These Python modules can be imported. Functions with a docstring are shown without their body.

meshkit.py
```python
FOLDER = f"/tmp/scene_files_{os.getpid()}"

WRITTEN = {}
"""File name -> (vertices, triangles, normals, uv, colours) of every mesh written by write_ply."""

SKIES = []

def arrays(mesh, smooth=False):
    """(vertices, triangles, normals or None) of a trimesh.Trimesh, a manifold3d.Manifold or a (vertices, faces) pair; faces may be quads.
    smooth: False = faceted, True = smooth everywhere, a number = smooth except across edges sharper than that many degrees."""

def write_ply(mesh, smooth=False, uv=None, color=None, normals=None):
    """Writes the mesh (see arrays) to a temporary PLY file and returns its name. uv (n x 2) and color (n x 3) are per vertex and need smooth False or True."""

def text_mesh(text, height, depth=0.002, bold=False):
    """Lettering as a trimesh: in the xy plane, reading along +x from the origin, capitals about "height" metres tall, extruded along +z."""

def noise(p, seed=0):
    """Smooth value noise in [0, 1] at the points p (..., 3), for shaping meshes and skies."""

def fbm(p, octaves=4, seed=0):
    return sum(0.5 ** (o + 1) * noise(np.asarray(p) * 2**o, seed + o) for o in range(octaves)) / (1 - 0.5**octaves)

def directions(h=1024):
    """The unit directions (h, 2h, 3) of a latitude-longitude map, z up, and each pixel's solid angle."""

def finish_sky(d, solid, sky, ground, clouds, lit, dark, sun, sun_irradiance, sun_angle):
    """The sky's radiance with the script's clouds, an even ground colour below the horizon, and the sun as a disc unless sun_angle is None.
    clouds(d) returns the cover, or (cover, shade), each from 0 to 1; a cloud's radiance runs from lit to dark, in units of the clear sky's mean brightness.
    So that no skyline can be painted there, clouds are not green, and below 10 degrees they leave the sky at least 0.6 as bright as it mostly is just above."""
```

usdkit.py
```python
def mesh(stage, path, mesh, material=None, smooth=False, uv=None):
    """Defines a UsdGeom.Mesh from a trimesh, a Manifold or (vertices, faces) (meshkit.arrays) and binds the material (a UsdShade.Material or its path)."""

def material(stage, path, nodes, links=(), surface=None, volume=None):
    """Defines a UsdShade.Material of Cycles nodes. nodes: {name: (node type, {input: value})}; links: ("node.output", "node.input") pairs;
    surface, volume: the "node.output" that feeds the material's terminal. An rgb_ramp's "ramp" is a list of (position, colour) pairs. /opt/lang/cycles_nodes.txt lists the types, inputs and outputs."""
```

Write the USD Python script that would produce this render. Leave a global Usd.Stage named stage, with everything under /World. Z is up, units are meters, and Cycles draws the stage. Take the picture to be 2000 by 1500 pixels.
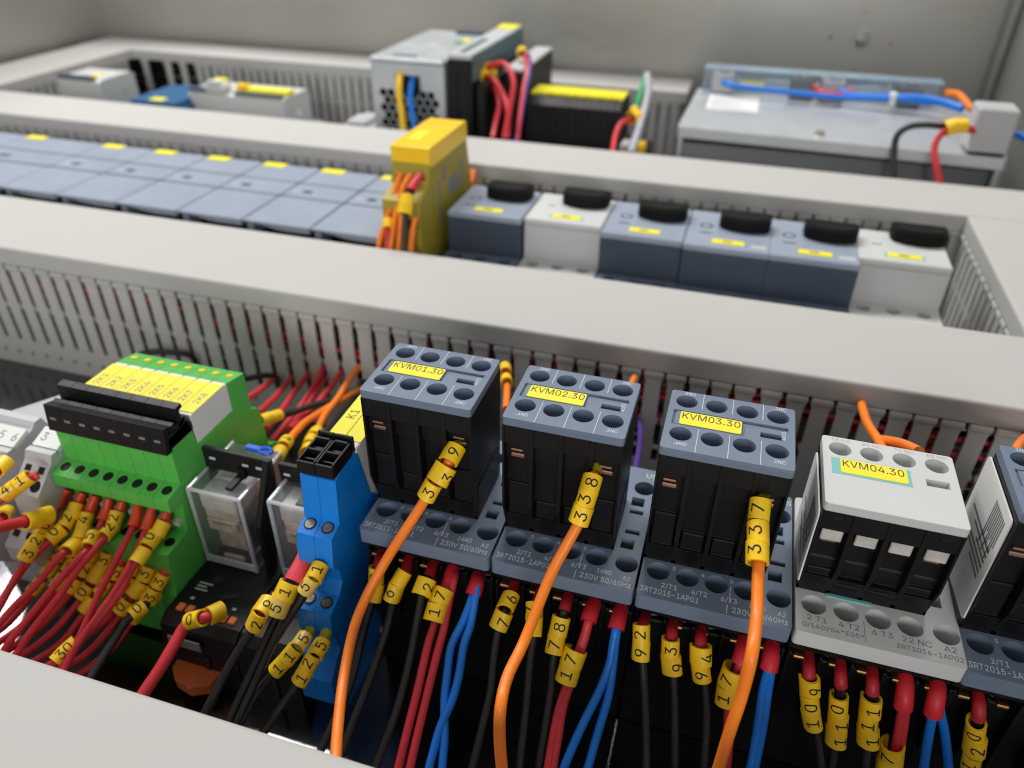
import math, random
import numpy as np, trimesh, shapely, shapely.geometry as sg
from shapely.ops import unary_union
import usdkit, meshkit
from pxr import Usd, UsdGeom, UsdLux, UsdShade, Gf, Sdf

random.seed(7); RNG = np.random.default_rng(7)
stage = Usd.Stage.CreateInMemory()
UsdGeom.SetStageUpAxis(stage, UsdGeom.Tokens.z); UsdGeom.SetStageMetersPerUnit(stage, 1.0)
UsdGeom.Xform.Define(stage, '/World'); UsdGeom.Scope.Define(stage, '/World/Looks')

# ------------------------------------------------------------------ camera (all lengths below are millimetres)
ROT = np.array([[0.95660574, 0.29127208, 0.00812664], [0.16916854, -0.53244883, -0.82938547], [-0.23724981, 0.79476967, -0.55861767]])
EYE = np.array([98.739, -157.535, 249.66]); FPX = 1499.2
cam = UsdGeom.Camera.Define(stage, '/World/camera')
cam.CreateFocalLengthAttr(5.4); cam.CreateHorizontalApertureAttr(5.4 * 2000 / FPX); cam.CreateVerticalApertureAttr(5.4 * 1500 / FPX)
cam.CreateClippingRangeAttr(Gf.Vec2f(0.01, 50)); cam.CreateFStopAttr(2.2); cam.CreateFocusDistanceAttr(0.216); cam.CreateExposureAttr(0.0)
mx = np.eye(4); mx[0, :3], mx[1, :3], mx[2, :3], mx[3, :3] = ROT[0], -ROT[1], -ROT[2], EYE / 1000
cam.AddTransformOp().Set(Gf.Matrix4d(*mx.ravel().tolist()))

def at(u, v, x=None, y=None, z=None):
    """The point of the scene where the photograph's pixel meets a plane (survey of the real positions)."""
    d = ROT.T @ np.array([(u - 1000) / FPX, (v - 750) / FPX, 1.0])
    for i, q in enumerate((x, y, z)):
        if q is not None: return EYE + d * (q - EYE[i]) / d[i]

# ------------------------------------------------------------------ lamps
def lamp(name, loc, w, h, power, color, target=None):
    L = UsdLux.RectLight.Define(stage, '/World/' + name); L.CreateWidthAttr(w); L.CreateHeightAttr(h)
    L.CreateIntensityAttr(power); L.CreateColorAttr(Gf.Vec3f(*color))
    loc = np.array(loc) / 1000; f = -(np.array(target if target is not None else (loc[0] * 1000, loc[1] * 1000 + .01, 0)) / 1000 - loc); f /= np.linalg.norm(f)
    r = np.cross([0, 1, 0], f); r /= np.linalg.norm(r); u = np.cross(f, r)
    m = np.eye(4); m[0, :3], m[1, :3], m[2, :3], m[3, :3] = r, u, f, loc
    L.AddTransformOp().Set(Gf.Matrix4d(*m.ravel().tolist()))
lamp('ceiling_lamp', (-1170, 840, 1620), 1.22, 0.23, 37, (1, .985, .96))
lamp('ceiling_lamp_001', (-60, 1000, 1500), 1.05, 0.2, 19, (1, .985, .96))
lamp('ceiling_lamp_002', (700, -2600, 850), 1.5, 0.3, 23, (1, .985, .96), (0, 100, 50))
room = UsdLux.DomeLight.Define(stage, '/World/room_light'); room.CreateIntensityAttr(0.13); room.CreateColorAttr(Gf.Vec3f(1, .98, .95))

# ------------------------------------------------------------------ materials
M = {}
def mat(name, col, rough=.45, metal=0., bevel=0., var=.06, scale=60., bump=0., bscale=2500., spec=.5, coat=0., rv=.06):
    n = {'g': ('geometry', {}), 'nz': ('noise_texture', {'scale': scale, 'detail': 4.0, 'roughness': .6}),
         'rp': ('rgb_ramp', {'ramp': [(.3, tuple(np.array(col) * (1 - var))), (.7, tuple(np.array(col) * (1 + var)))]}),
         'rr': ('map_range', {'from_min': .3, 'from_max': .7, 'to_min': max(rough - rv, .03), 'to_max': rough + rv}),
         'p': ('principled_bsdf', {'metallic': metal, 'specular_ior_level': spec, 'coat_weight': coat})}
    l = [('g.position', 'nz.vector'), ('nz.fac', 'rp.fac'), ('rp.color', 'p.base_color'), ('nz.fac', 'rr.value'), ('rr.result', 'p.roughness')]
    last = None
    if bevel:
        n['bv'] = ('bevel', {'samples': 4, 'radius': bevel / 1000}); last = 'bv.bevel'
    if bump:
        n['nb'] = ('noise_texture', {'scale': bscale, 'detail': 2.0}); n['bm'] = ('bump', {'strength': bump, 'distance': .0002})
        l += [('g.position', 'nb.vector'), ('nb.fac', 'bm.height')]
        if last: l.append((last, 'bm.normal'))
        last = 'bm.normal'
    if last: l.append((last, 'p.normal'))
    M[name] = usdkit.material(stage, '/World/Looks/' + name, n, l, surface='p.BSDF'); return M[name]
mat('duct_grey', (.51, .50, .485), .62, bevel=.35, var=.004, scale=6., bump=.04, rv=.02, spec=.3)
mat('siemens_like_grey'.replace('siemens_like', 'slate'), (.15, .195, .275), .40, bevel=.3, bump=.25, var=.04)
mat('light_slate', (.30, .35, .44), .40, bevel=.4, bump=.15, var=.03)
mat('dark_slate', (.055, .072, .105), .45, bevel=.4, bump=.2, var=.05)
mat('black_plastic', (.0065, .0065, .007), .46, bevel=.25, bump=.12, spec=.32)
mat('white_plastic', (.60, .615, .61), .42, bevel=.4, bump=.15, var=.02)
mat('pale_grey', (.50, .51, .53), .45, bevel=.3, bump=.15, var=.03)
mat('relay_white', (.74, .73, .71), .45, bevel=.2, var=.02)
mat('green_plastic', (.09, .47, .075), .38, bevel=.25, bump=.15)
mat('blue_plastic', (.002, .22, .76), .36, bevel=.25, bump=.15)
mat('label_yellow', (.90, .80, .025), .5, var=.02)
mat('label_white', (.80, .80, .79), .55, var=.02)
mat('sleeve_yellow', (.95, .60, .012), .38, var=.07, scale=150, bevel=.2)
mat('sleeve_pale', (.90, .62, .11), .4, var=.05)
mat('ink', (.012, .012, .014), .6)
mat('ink_brown', (.11, .085, .04), .7)
mat('print_white', (.66, .70, .75), .6)
mat('print_grey', (.20, .21, .22), .6)
mat('wire_red', (.62, .032, .045), .42, bump=.3, var=.12)
mat('wire_black', (.013, .013, .014), .36, bump=.4)
mat('wire_blue', (.003, .19, .76), .36, bump=.3, var=.08)
mat('wire_orange', (1., .24, .016), .38, bump=.3, var=.06)
mat('wire_violet', (.11, .045, .30), .4)
mat('wire_green', (.015, .33, .12), .4)
mat('wire_grey', (.42, .43, .48), .4)
mat('ferrule_red', (.62, .016, .032), .5)
mat('ferrule_dark_red', (.42, .010, .020), .5)
mat('ferrule_orange', (.72, .060, .014), .36)
mat('ferrule_olive', (.44, .40, .008), .38)
mat('ferrule_pink', (.78, .07, .10), .38)
mat('brass', (.62, .36, .14), .35, metal=1.)
mat('screw_steel', (.30, .29, .27), .38, metal=1., var=.2, scale=900)
mat('copper', (.60, .34, .25), .4, metal=1.)
mat('lever_orange', (.55, .115, .022), .5)
mat('button_orange', (.80, .20, .05), .45)
mat('pin_blue', (.01, .10, .62), .35)
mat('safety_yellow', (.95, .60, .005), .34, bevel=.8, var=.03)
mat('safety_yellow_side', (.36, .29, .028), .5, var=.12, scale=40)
mat('knob_black', (.004, .004, .0045), .7, bevel=.6, spec=.2)
mat('teal_print', (.20, .50, .50), .5)
mat('teal_panel', (.075, .155, .165), .45)
mat('device_blue', (.008, .10, .24), .45)
mat('armature_brown', (.62, .49, .39), .36, metal=.1, var=.4, scale=160)
mat('armature_pale', (.58, .56, .52), .45, var=.15, scale=200)
mat('coil_orange', (.70, .26, .13), .5)
mat('bolt_steel', (.62, .58, .53), .22, metal=1.)
mat('tin_grey', (.56, .59, .62), .40, metal=.55, bevel=.5, var=.03)
# sheet steel with brushed streaks
def steel(name, col, rough, stretch, metal=1., var=.12, bump=.08):
    n = {'g': ('geometry', {}), 'mp': ('mapping', {'scale': stretch}), 'nz': ('noise_texture', {'scale': 30., 'detail': 5., 'roughness': .65}),
         'n2': ('noise_texture', {'scale': 5., 'detail': 3.}),
         'rp': ('rgb_ramp', {'ramp': [(.3, tuple(np.array(col) * (1 - var))), (.7, tuple(np.array(col) * (1 + var)))]}),
         'rr': ('map_range', {'from_min': .3, 'from_max': .7, 'to_min': rough - .06, 'to_max': rough + .08}),
         'bm': ('bump', {'strength': bump, 'distance': .0006}), 'p': ('principled_bsdf', {'metallic': metal})}
    l = [('g.position', 'mp.vector'), ('mp.vector', 'nz.vector'), ('g.position', 'n2.vector'), ('n2.fac', 'rp.fac'), ('rp.color', 'p.base_color'),
         ('nz.fac', 'rr.value'), ('rr.result', 'p.roughness'), ('nz.fac', 'bm.height'), ('bm.normal', 'p.normal')]
    M[name] = usdkit.material(stage, '/World/Looks/' + name, n, l, surface='p.BSDF')
steel('wall_steel', (.50, .49, .46), .42, (1, 1, 14), .75, .10)
steel('plate_steel', (.16, .16, .168), .15, (2, .6, 1), bump=.006)
def clear(name, tint, gloss=.05, haze=.10, hc=(.75, .76, .80)):
    M[name] = usdkit.material(stage, '/World/Looks/' + name, {'t': ('transparent_bsdf', {'color': tint}), 'd': ('diffuse_bsdf', {'color': hc}),
        'h': ('mix_closure', {'fac': haze}), 'gl': ('glossy_bsdf', {'color': (1, 1, 1), 'roughness': gloss}), 'm': ('mix_closure', {'fac': .075})},
        [('t.BSDF', 'h.closure1'), ('d.BSDF', 'h.closure2'), ('h.closure', 'm.closure1'), ('gl.BSDF', 'm.closure2')], surface='m.closure')
clear('clear_plastic', (.96, .965, .97), .10, .05, (.85, .86, .88))
clear('clear_edge', (.90, .91, .93), .12, .42, (.86, .87, .90))
clear('clear_cover', (.86, .91, .95), .06, .22, (.55, .68, .78))

# ------------------------------------------------------------------ shape helpers
CAT = trimesh.util.concatenate
def bx(x0, x1, y0, y1, z0, z1, c=0.):
    """A box, its edges chamfered by c."""
    lo, hi = np.array([x0, y0, z0], float), np.array([x1, y1, z1], float)
    if c <= 0:
        return trimesh.creation.box(bounds=[lo, hi])
    c = min(c, .45 * (hi - lo).min()); P = []
    for s in np.ndindex(2, 2, 2):
        k = np.where(np.array(s) == 0, lo, hi); d = np.where(np.array(s) == 0, c, -c)
        for a in range(3):
            q = k + d; q[a] = k[a]; P.append(q)
    return trimesh.convex.convex_hull(np.array(P))
def perm(m, cols):
    m.vertices = m.vertices[:, cols]; return m
def ext(poly, h):
    g = [trimesh.creation.extrude_polygon(p, h, engine='earcut') for p in getattr(poly, 'geoms', [poly])]
    return CAT(g)
def prism_x(prof, x0, x1):                                # profile in (y, z), along x
    m = ext(prof if hasattr(prof, 'area') else sg.Polygon(prof).buffer(0), x1 - x0); v = m.vertices
    m.vertices = np.c_[v[:, 2] + x0, v[:, 0], v[:, 1]]; return m
def prism_y(prof, y0, y1):                                # profile in (x, z), along y
    m = ext(prof if hasattr(prof, 'area') else sg.Polygon(prof).buffer(0), y1 - y0); v = m.vertices
    m.vertices = np.c_[v[:, 0], y1 - v[:, 2], v[:, 1]]; return m
def slab(poly, z0, z1):                                   # outline in (x, y), along z
    m = ext(poly, z1 - z0); m.apply_translation([0, 0, z0]); return m
def rect(x0, x1, y0, y1, r=0.):
    p = sg.box(x0, y0, x1, y1)
    return p.buffer(-r).buffer(r, quad_segs=3) if r else p
def circ(x, y, r, n=8): return sg.Point(x, y).buffer(r, quad_segs=n)
def ring(x, y, r0, r1, z0, z1, n=6): return slab(circ(x, y, r1, n).difference(circ(x, y, r0, n)), z0, z1)
def cyl(a, b, r0, r1=None, n=14, caps=True): return tube([a, b], r0, n, r1, caps)
def spline(P, k=7):
    P = np.array(P, float)
    if len(P) < 3: return P
    Q = np.vstack([2 * P[0] - P[1], P, 2 * P[-1] - P[-2]]); out = []
    for i in range(1, len(Q) - 2):
        a, b, c, d = Q[i - 1:i + 3]
        for t in np.arange(k) / k:
            out.append(.5 * (2 * b + (c - a) * t + (2 * a - 5 * b + 4 * c - d) * t * t + (3 * b - a - 3 * c + d) * t ** 3))
    return np.vstack(out + [P[-1]])
def tube(P, r, n=10, r1=None, caps=True):
    P = np.array(P, float); T = np.gradient(P, axis=0); T /= np.linalg.norm(T, axis=1, keepdims=True) + 1e-12
    u = np.cross(T[0], [0, 0, 1.]);
    if np.linalg.norm(u) < .1: u = np.cross(T[0], [1., 0, 0])
    V, F = [], []; R = np.array(r, float) if np.ndim(r) else np.linspace(r, r if r1 is None else r1, len(P)); a = np.arange(n) * 2 * np.pi / n
    for i in range(len(P)):
        u = u - T[i] * (u @ T[i]); u /= np.linalg.norm(u); w = np.cross(T[i], u)
        V.append(P[i] + R[i] * (np.cos(a)[:, None] * u + np.sin(a)[:, None] * w))
    for i in range(len(P) - 1):
        for j in range(n):
            p, q = i * n + j, i * n + (j + 1) % n; F += [[p, q, q + n], [p, q + n, p + n]]
    V = np.vstack(V)
    if caps:
        k = len(V); V = np.vstack([V, V[:n], V[-n:]])
        F += [[k, k + j + 1, k + j] for j in range(1, n - 1)] + [[k + n, k + n + j, k + n + j + 1] for j in range(1, n - 1)]
    return trimesh.Trimesh(V, F, process=False)
TXT = {}
def text(s, h, w=None, bold=False, depth=.03):
    """Lettering in the xy plane from the origin; h cap height, w total width when given."""
    k = (s, bold)
    if k not in TXT: TXT[k] = meshkit.text_mesh(s, 1.0, .01, bold)
    m = TXT[k].copy(); v = m.vertices * [h, h, 1]
    if w: v[:, 0] = (v[:, 0] - v[:, 0].min()) * w / np.ptp(v[:, 0])
    v[:, 2] = np.where(v[:, 2] > .005, depth, 0); m.vertices = v; return m
def put(m, o, r=(1, 0, 0), u=(0, 1, 0)):
    """Lays an xy-plane mesh at o with x along r and y along u."""
    r, u = np.array(r, float), np.array(u, float); n = np.cross(r, u); v = m.vertices
    m.vertices = np.array(o, float) + v[:, :1] * r + v[:, 1:2] * u + v[:, 2:] * n; return m

def hash_(x): return (math.sin(x * 12.9898) * 43758.5453) % 1
# ------------------------------------------------------------------ scene-tree helpers
USED = {}
def number(path):
    k = USED.get(path, -1) + 1; USED[path] = k
    return path if k == 0 else '%s_%03d' % (path, k)
LOC = {}
def thing(name, label, cat, loc=(0, 0, 0), group=None):
    x = UsdGeom.Xform.Define(stage, number('/World/' + name)); x.AddTranslateOp().Set(Gf.Vec3d(*[float(c) / 1000 for c in loc]))
    p = x.GetPrim(); p.SetCustomDataByKey('label', label); p.SetCustomDataByKey('category', cat)
    if group: p.SetCustomDataByKey('group', group)
    LOC[str(p.GetPath())] = np.array(loc, float); return p
def part(name, m, material, parent, smooth=False, label=None, kind=None):
    """One mesh under a thing or part; m holds scene millimetres."""
    if isinstance(m, list): m = CAT(m)
    pp = str(parent.GetPath()); loc = next(v for k, v in LOC.items() if pp == k or pp.startswith(k + '/'))
    m = trimesh.Trimesh((m.vertices - loc) / 1000, m.faces, process=False)
    g = usdkit.mesh(stage, number(pp + '/' + name), m, M[material], smooth=smooth).GetPrim()
    if label: g.SetCustomDataByKey('label', label)
    if kind: g.SetCustomDataByKey('kind', kind)
    return g
def structure(name, m, material):
    if isinstance(m, list): m = CAT(m)
    m = trimesh.Trimesh(m.vertices / 1000, m.faces, process=False)
    g = usdkit.mesh(stage, number('/World/' + name), m, M[material]).GetPrim(); g.SetCustomDataByKey('kind', 'structure'); return g

# ------------------------------------------------------------------ setting
structure('mounting_plate', bx(-655, 330, -420, 664, -3, 0), 'plate_steel')
structure('back_wall', bx(-660, 304, 665, 668, -40, 300), 'wall_steel')
structure('left_wall', bx(-663, -660, -420, 668, -40, 300), 'wall_steel')
structure('right_wall', [bx(304.5, 307.5, -420, 664, -40, 300), bx(296, 304.4, 655, 664.5, -40, 300, 2)], 'wall_steel')
t = thing('wall_bolt', 'round bright bolt head with a washer in the steel back wall above the power unit', 'bolt', (185, 665, 121))
v = np.array([0, -1, 0]); o = np.array([185, 665, 121.])
part('washer', cyl(o, o + v * 1.2, 8.5, n=24), 'bolt_steel', t, 30)
part('head', [cyl(o + v * 1.25, o + v * 5, 6, 5.2, 20), cyl(o + v * 5, o + v * 6.4, 5.2, 2.5, 20)], 'bolt_steel', t, 30)
for k, (u_, v_, r_) in enumerate([(1622, 73, 2.2), (1740, 86, 1.6), (1693, 18, 2.4), (1668, 138, 1.6)]):
    a = at(u_, v_, y=665)
    tt = thing('rivet', ['small pale rivet left of the wall bolt', 'small rivet right of the wall bolt', 'rivet near the top of the back wall above the wall bolt', 'small rivet low on the back wall under the wall bolt'][k], 'rivet', a, 'rivets in the back wall')
    part('head', cyl(a, a + v * 1.4, r_, r_ * .6, 12), ['bolt_steel', 'copper', 'armature_brown', 'copper'][k], tt, 30)
for y, x0, x1, nm in ((28, -400, 260, 'front'), (262, -560, 225, 'middle'), (500, -570, 290, 'far')):
    t = thing('din_rail', 'steel mounting rail under the %s row of devices' % nm, 'rail', ((x0 + x1) / 2, y, 0), None)
    part('profile', prism_x([(y - 17.5, 6.5), (y - 13, 6.5), (y - 13, 0), (y + 13, 0), (y + 13, 6.5), (y + 17.5, 6.5), (y + 17.5, 7.5), (y + 12, 7.5), (y + 12, 1), (y - 12, 1), (y - 12, 7.5), (y - 17.5, 7.5)], x0, x1), 'pale_grey', t)

# ------------------------------------------------------------------ cable ducts
ZL, ZF = 78.2, 68.4
def finger(c, w=7.0):
    """Outline of one duct finger: narrow bars, a break-off nub and a wide head."""
    h = w / 2
    pts = [(-h, 17.8), (h, 17.8), (h, 39), (h + .9, 40), (h + .9, 42), (h, 43), (h, 62), (h + .8, 64.5), (h + .8, 69), (-h - .8, 69), (-h - .8, 64.5), (-h, 62), (-h, 43), (-h - .9, 42), (-h - .9, 40), (-h, 39)]
    return sg.Polygon([(c + a, b) for a, b in pts])
def duct_x(name_label, x0, x1, y0, y1, first, detail=True, skip=(), lid_x=None):
    t = thing('cable_duct', name_label, 'cable duct', ((x0 + x1) / 2, (y0 + y1) / 2, 0))
    base = sg.box(x0, 0.2, x1, 17.8)
    if detail:
        base = base.difference(unary_union([sg.box(c - 1.1, 7.6, c + 1.1, 10) for c in np.arange(first, x1 - 3, 10)]))
    part('floor', bx(x0, x1, y0 + 1.6, y1 - 1.6, .2, 1.8), 'duct_grey', t)
    part('side_wall', prism_y(base, y0, y0 + 1.5), 'duct_grey', t)
    part('side_wall', bx(x0, x1, y1 - 1.5, y1, .2, 17.8), 'duct_grey', t)
    if detail:
        for c in np.arange(first, x1 - 4, 10):
            m = [prism_y(finger(c), y0, y0 + 1.5), bx(c - 4.4, c + 4.4, y0 - 1.3, y0 + .3, 64.4, 67.6, .7)]
            if skip and any(p <= c <= q_ for p, q_ in skip): continue
            m = CAT(m); m.vertices[:, 0] += (m.vertices[:, 2] - 18).clip(0) / 50 * .55 * (hash_(c * 1.7 + y0) - .5) * (1 + 3 * (hash_(c + y0) > .93)); m.vertices[:, 1] += (m.vertices[:, 2] - 18).clip(0) / 50 * .5 * (hash_(c * 2.3 + y0) - .5)
            part('wall_finger', m, 'duct_grey', t)
        part('rear_fingers', CAT([bx(c - 3.5, c + 3.5, y1 - 1.5, y1, 17.8, 69) for c in np.arange(first, x1 - 4, 10)]), 'duct_grey', t, kind='stuff')
    else:
        part('rear_fingers', CAT([bx(c - 3.5, c + 3.5, yy, yy + 1.5, 17.8, 68.3) for c in np.arange(x0 + 5, x1 - 4, 10) for yy in (y0, y1 - 1.5)]), 'duct_grey', t, kind='stuff')
    lx0, lx1 = lid_x or (x0, x1)
    lid(t, lx0, lx1, y0, y1)
    return t
def lid_profile(a, b, r=1.7):
    o = sg.box(a - .9, ZF, b + .9, ZL).union(sg.box(a - .9, ZF, b + .9, ZF + 3))
    o = sg.box(a - .9, ZF - 10, b + .9, ZL).buffer(-r).buffer(r, quad_segs=5).intersection(sg.box(a - 5, ZF, b + 5, ZL + 1))
    return o.difference(sg.box(a + .1, ZF - 1, b - .1, ZL - 1.4))
def lid(t, x0, x1, y0, y1): part('lid', prism_x(lid_profile(y0, y1), x0, x1), 'duct_grey', t, 30)

duct_x('pale grey duct lid in the foreground, lower left corner of the picture', -420, 330, -134, -74, 0, detail=False)
DA = duct_x('pale grey slotted cable duct behind the contactor row', -573, 330, 130, 190.9, -282.4 - 280, True)
DB = duct_x('pale grey slotted cable duct behind the yellow safety relay and rotary switches', -574, 330, 343, 401, -567, True)
DC = duct_x('pale grey slotted cable duct along the back wall', -645, 40, 598, 650, -560, True, skip=((-555, -534), (-525, -520), (-505, -500)))
def duct_y(label, x0, x1, y0, y1, side):
    t = thing('cable_duct', label, 'cable duct', ((x0 + x1) / 2, (y0 + y1) / 2, 0))
    xs, xo = (x0, x1) if side < 0 else (x1, x0)
    part('floor', bx(x0 + 1.6, x1 - 1.6, y0, y1, .2, 1.8), 'duct_grey', t)
    for xx in (x0, x1 - 1.5): part('side_wall', bx(xx, xx + 1.5, y0, y1, .2, 17.8), 'duct_grey', t)
    for c in np.arange(y0 + 5, y1 - 3, 10):
        m = prism_x(finger(c), xs if side < 0 else xs - 1.5, xs + 1.5 if side < 0 else xs)
        b = bx(xs - 1.3, xs + .3, c - 4.4, c + 4.4, 64.4, 67.6, .7) if side < 0 else bx(xs - .3, xs + .9, c - 4.4, c + 4.4, 65.3, 68.3, .55)
        part('wall_finger', [m, b], 'duct_grey', t)
    m = ext(lid_profile(x0, x1), y1 - y0); v = m.vertices; m.vertices = np.c_[v[:, 0], y1 - v[:, 2], v[:, 1]]
    part('lid', m, 'duct_grey', t, 30)
duct_y('pale grey cable duct at the right edge beside the last white rotary switch', 235, 295, 191.6, 341.6, -1)
duct_y('pale grey cable duct along the left steel wall', -642, -575, -60, 596.8, 1)
# ------------------------------------------------------------------ wires
FERR = {'red': ('ferrule_dark_red', 1.9, 1.25, 11.5), 'twin': ('ferrule_red', 2.6, 1.9, 12.5), 'orange': ('ferrule_orange', 2.2, 1.5, 8), 'olive': ('ferrule_olive', 2.2, 1.9, 9),
        'pink': ('ferrule_pink', 3.4, 3.0, 9), 'cone': ('ferrule_olive', 2.1, 1.2, 8)}
def near(C, u, v):
    d = (C - EYE) @ ROT.T; q = np.c_[1000 + FPX * d[:, 0] / d[:, 2], 750 + FPX * d[:, 1] / d[:, 2]]
    return int(np.argmin(((q - [u, v]) ** 2).sum(1)))
def sleeve(parent, p, a, digit, r=3.0, L=6.0, roll=0., mat_='sleeve_yellow', off=.0):
    """A slit marker ring round the wire at p (axis a) with its printed digit."""
    jit = np.array([hash_(p[0] * 3.1), hash_(p[1] * 2.7), hash_(p[2] * 1.9)]) - .5; a = a + .12 * jit; a /= np.linalg.norm(a); r = r * (1 + .10 * jit[1])
    n = EYE - p; n = n - a * (n @ a); n /= np.linalg.norm(n); u = np.cross(n, a)
    ang = np.radians(roll); n, u = n * math.cos(ang) + u * math.sin(ang), u * math.cos(ang) - n * math.sin(ang)
    p = p + n * off * .6 + u * off * .4
    th = np.linspace(np.radians(215), np.radians(505), 21)          # slit at the rear left
    ro = r * (1 + .12 * np.cos(2 * th + .5)); pts = np.c_[np.sin(th) * ro, np.cos(th) * ro]; ri = pts * ((r - .75) / r)
    poly = sg.Polygon(np.vstack([pts, ri[::-1]])).buffer(0)
    m = ext(poly, L); v = m.vertices; m.vertices = p + v[:, :1] * u + v[:, 1:2] * n + (v[:, 2:] - L / 2) * a
    s = part('marker', m, mat_, parent, 40)
    if digit and digit.strip():
        g = text(digit, 3.4, depth=.05); g.apply_translation([-g.bounds[:, 0].mean(), -1.7, 0])
        vv, ff = trimesh.remesh.subdivide_to_size(g.vertices, g.faces, .8)
        x, y, z = vv.T; phi = (y) / r; R = np.hypot(*np.array([np.sin(phi), np.cos(phi)])) * r * (1 + .12 * np.cos(2 * phi + .5)) + .04 + z
        g = trimesh.Trimesh(p + x[:, None] * a + (np.sin(phi) * R)[:, None] * u + (np.cos(phi) * R)[:, None] * n, ff, process=False)
        part('digit', g, 'ink', s)
def settle(q, P):
    """Front wires sink steadily towards the foreground duct and run on into it."""
    if P[-1][1] > -40: return P
    s = np.r_[0, np.cumsum(np.hypot(*np.diff(q[:, :2], axis=0).T))]; s /= s[-1]; z0 = P[0][2] + 5
    for i in range(1, len(P)):
        zm = z0 + (22 - z0) * s[i] ** .9 if z0 < 88 else (200 if s[i] < .42 else 104 - 62 * (s[i] - .42) / .58)
        if P[i][2] > zm: P[i] = at(q[i][0], q[i][1], z=zm)
    P = P[[i for i in range(len(P)) if P[i][1] > -66]]
    d = P[-1] - P[-2]; d /= np.linalg.norm(d); e = P[-1]; k = max(e[1] + 72, 6)
    return np.vstack([P, [e[0] + .35 * k * d[0], e[1] - .55 * k, max(e[2] - 3, 24)], [e[0] + .6 * k * d[0], -80, 30], [e[0] + .6 * k * d[0] - 4, -98, 34]])
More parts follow.
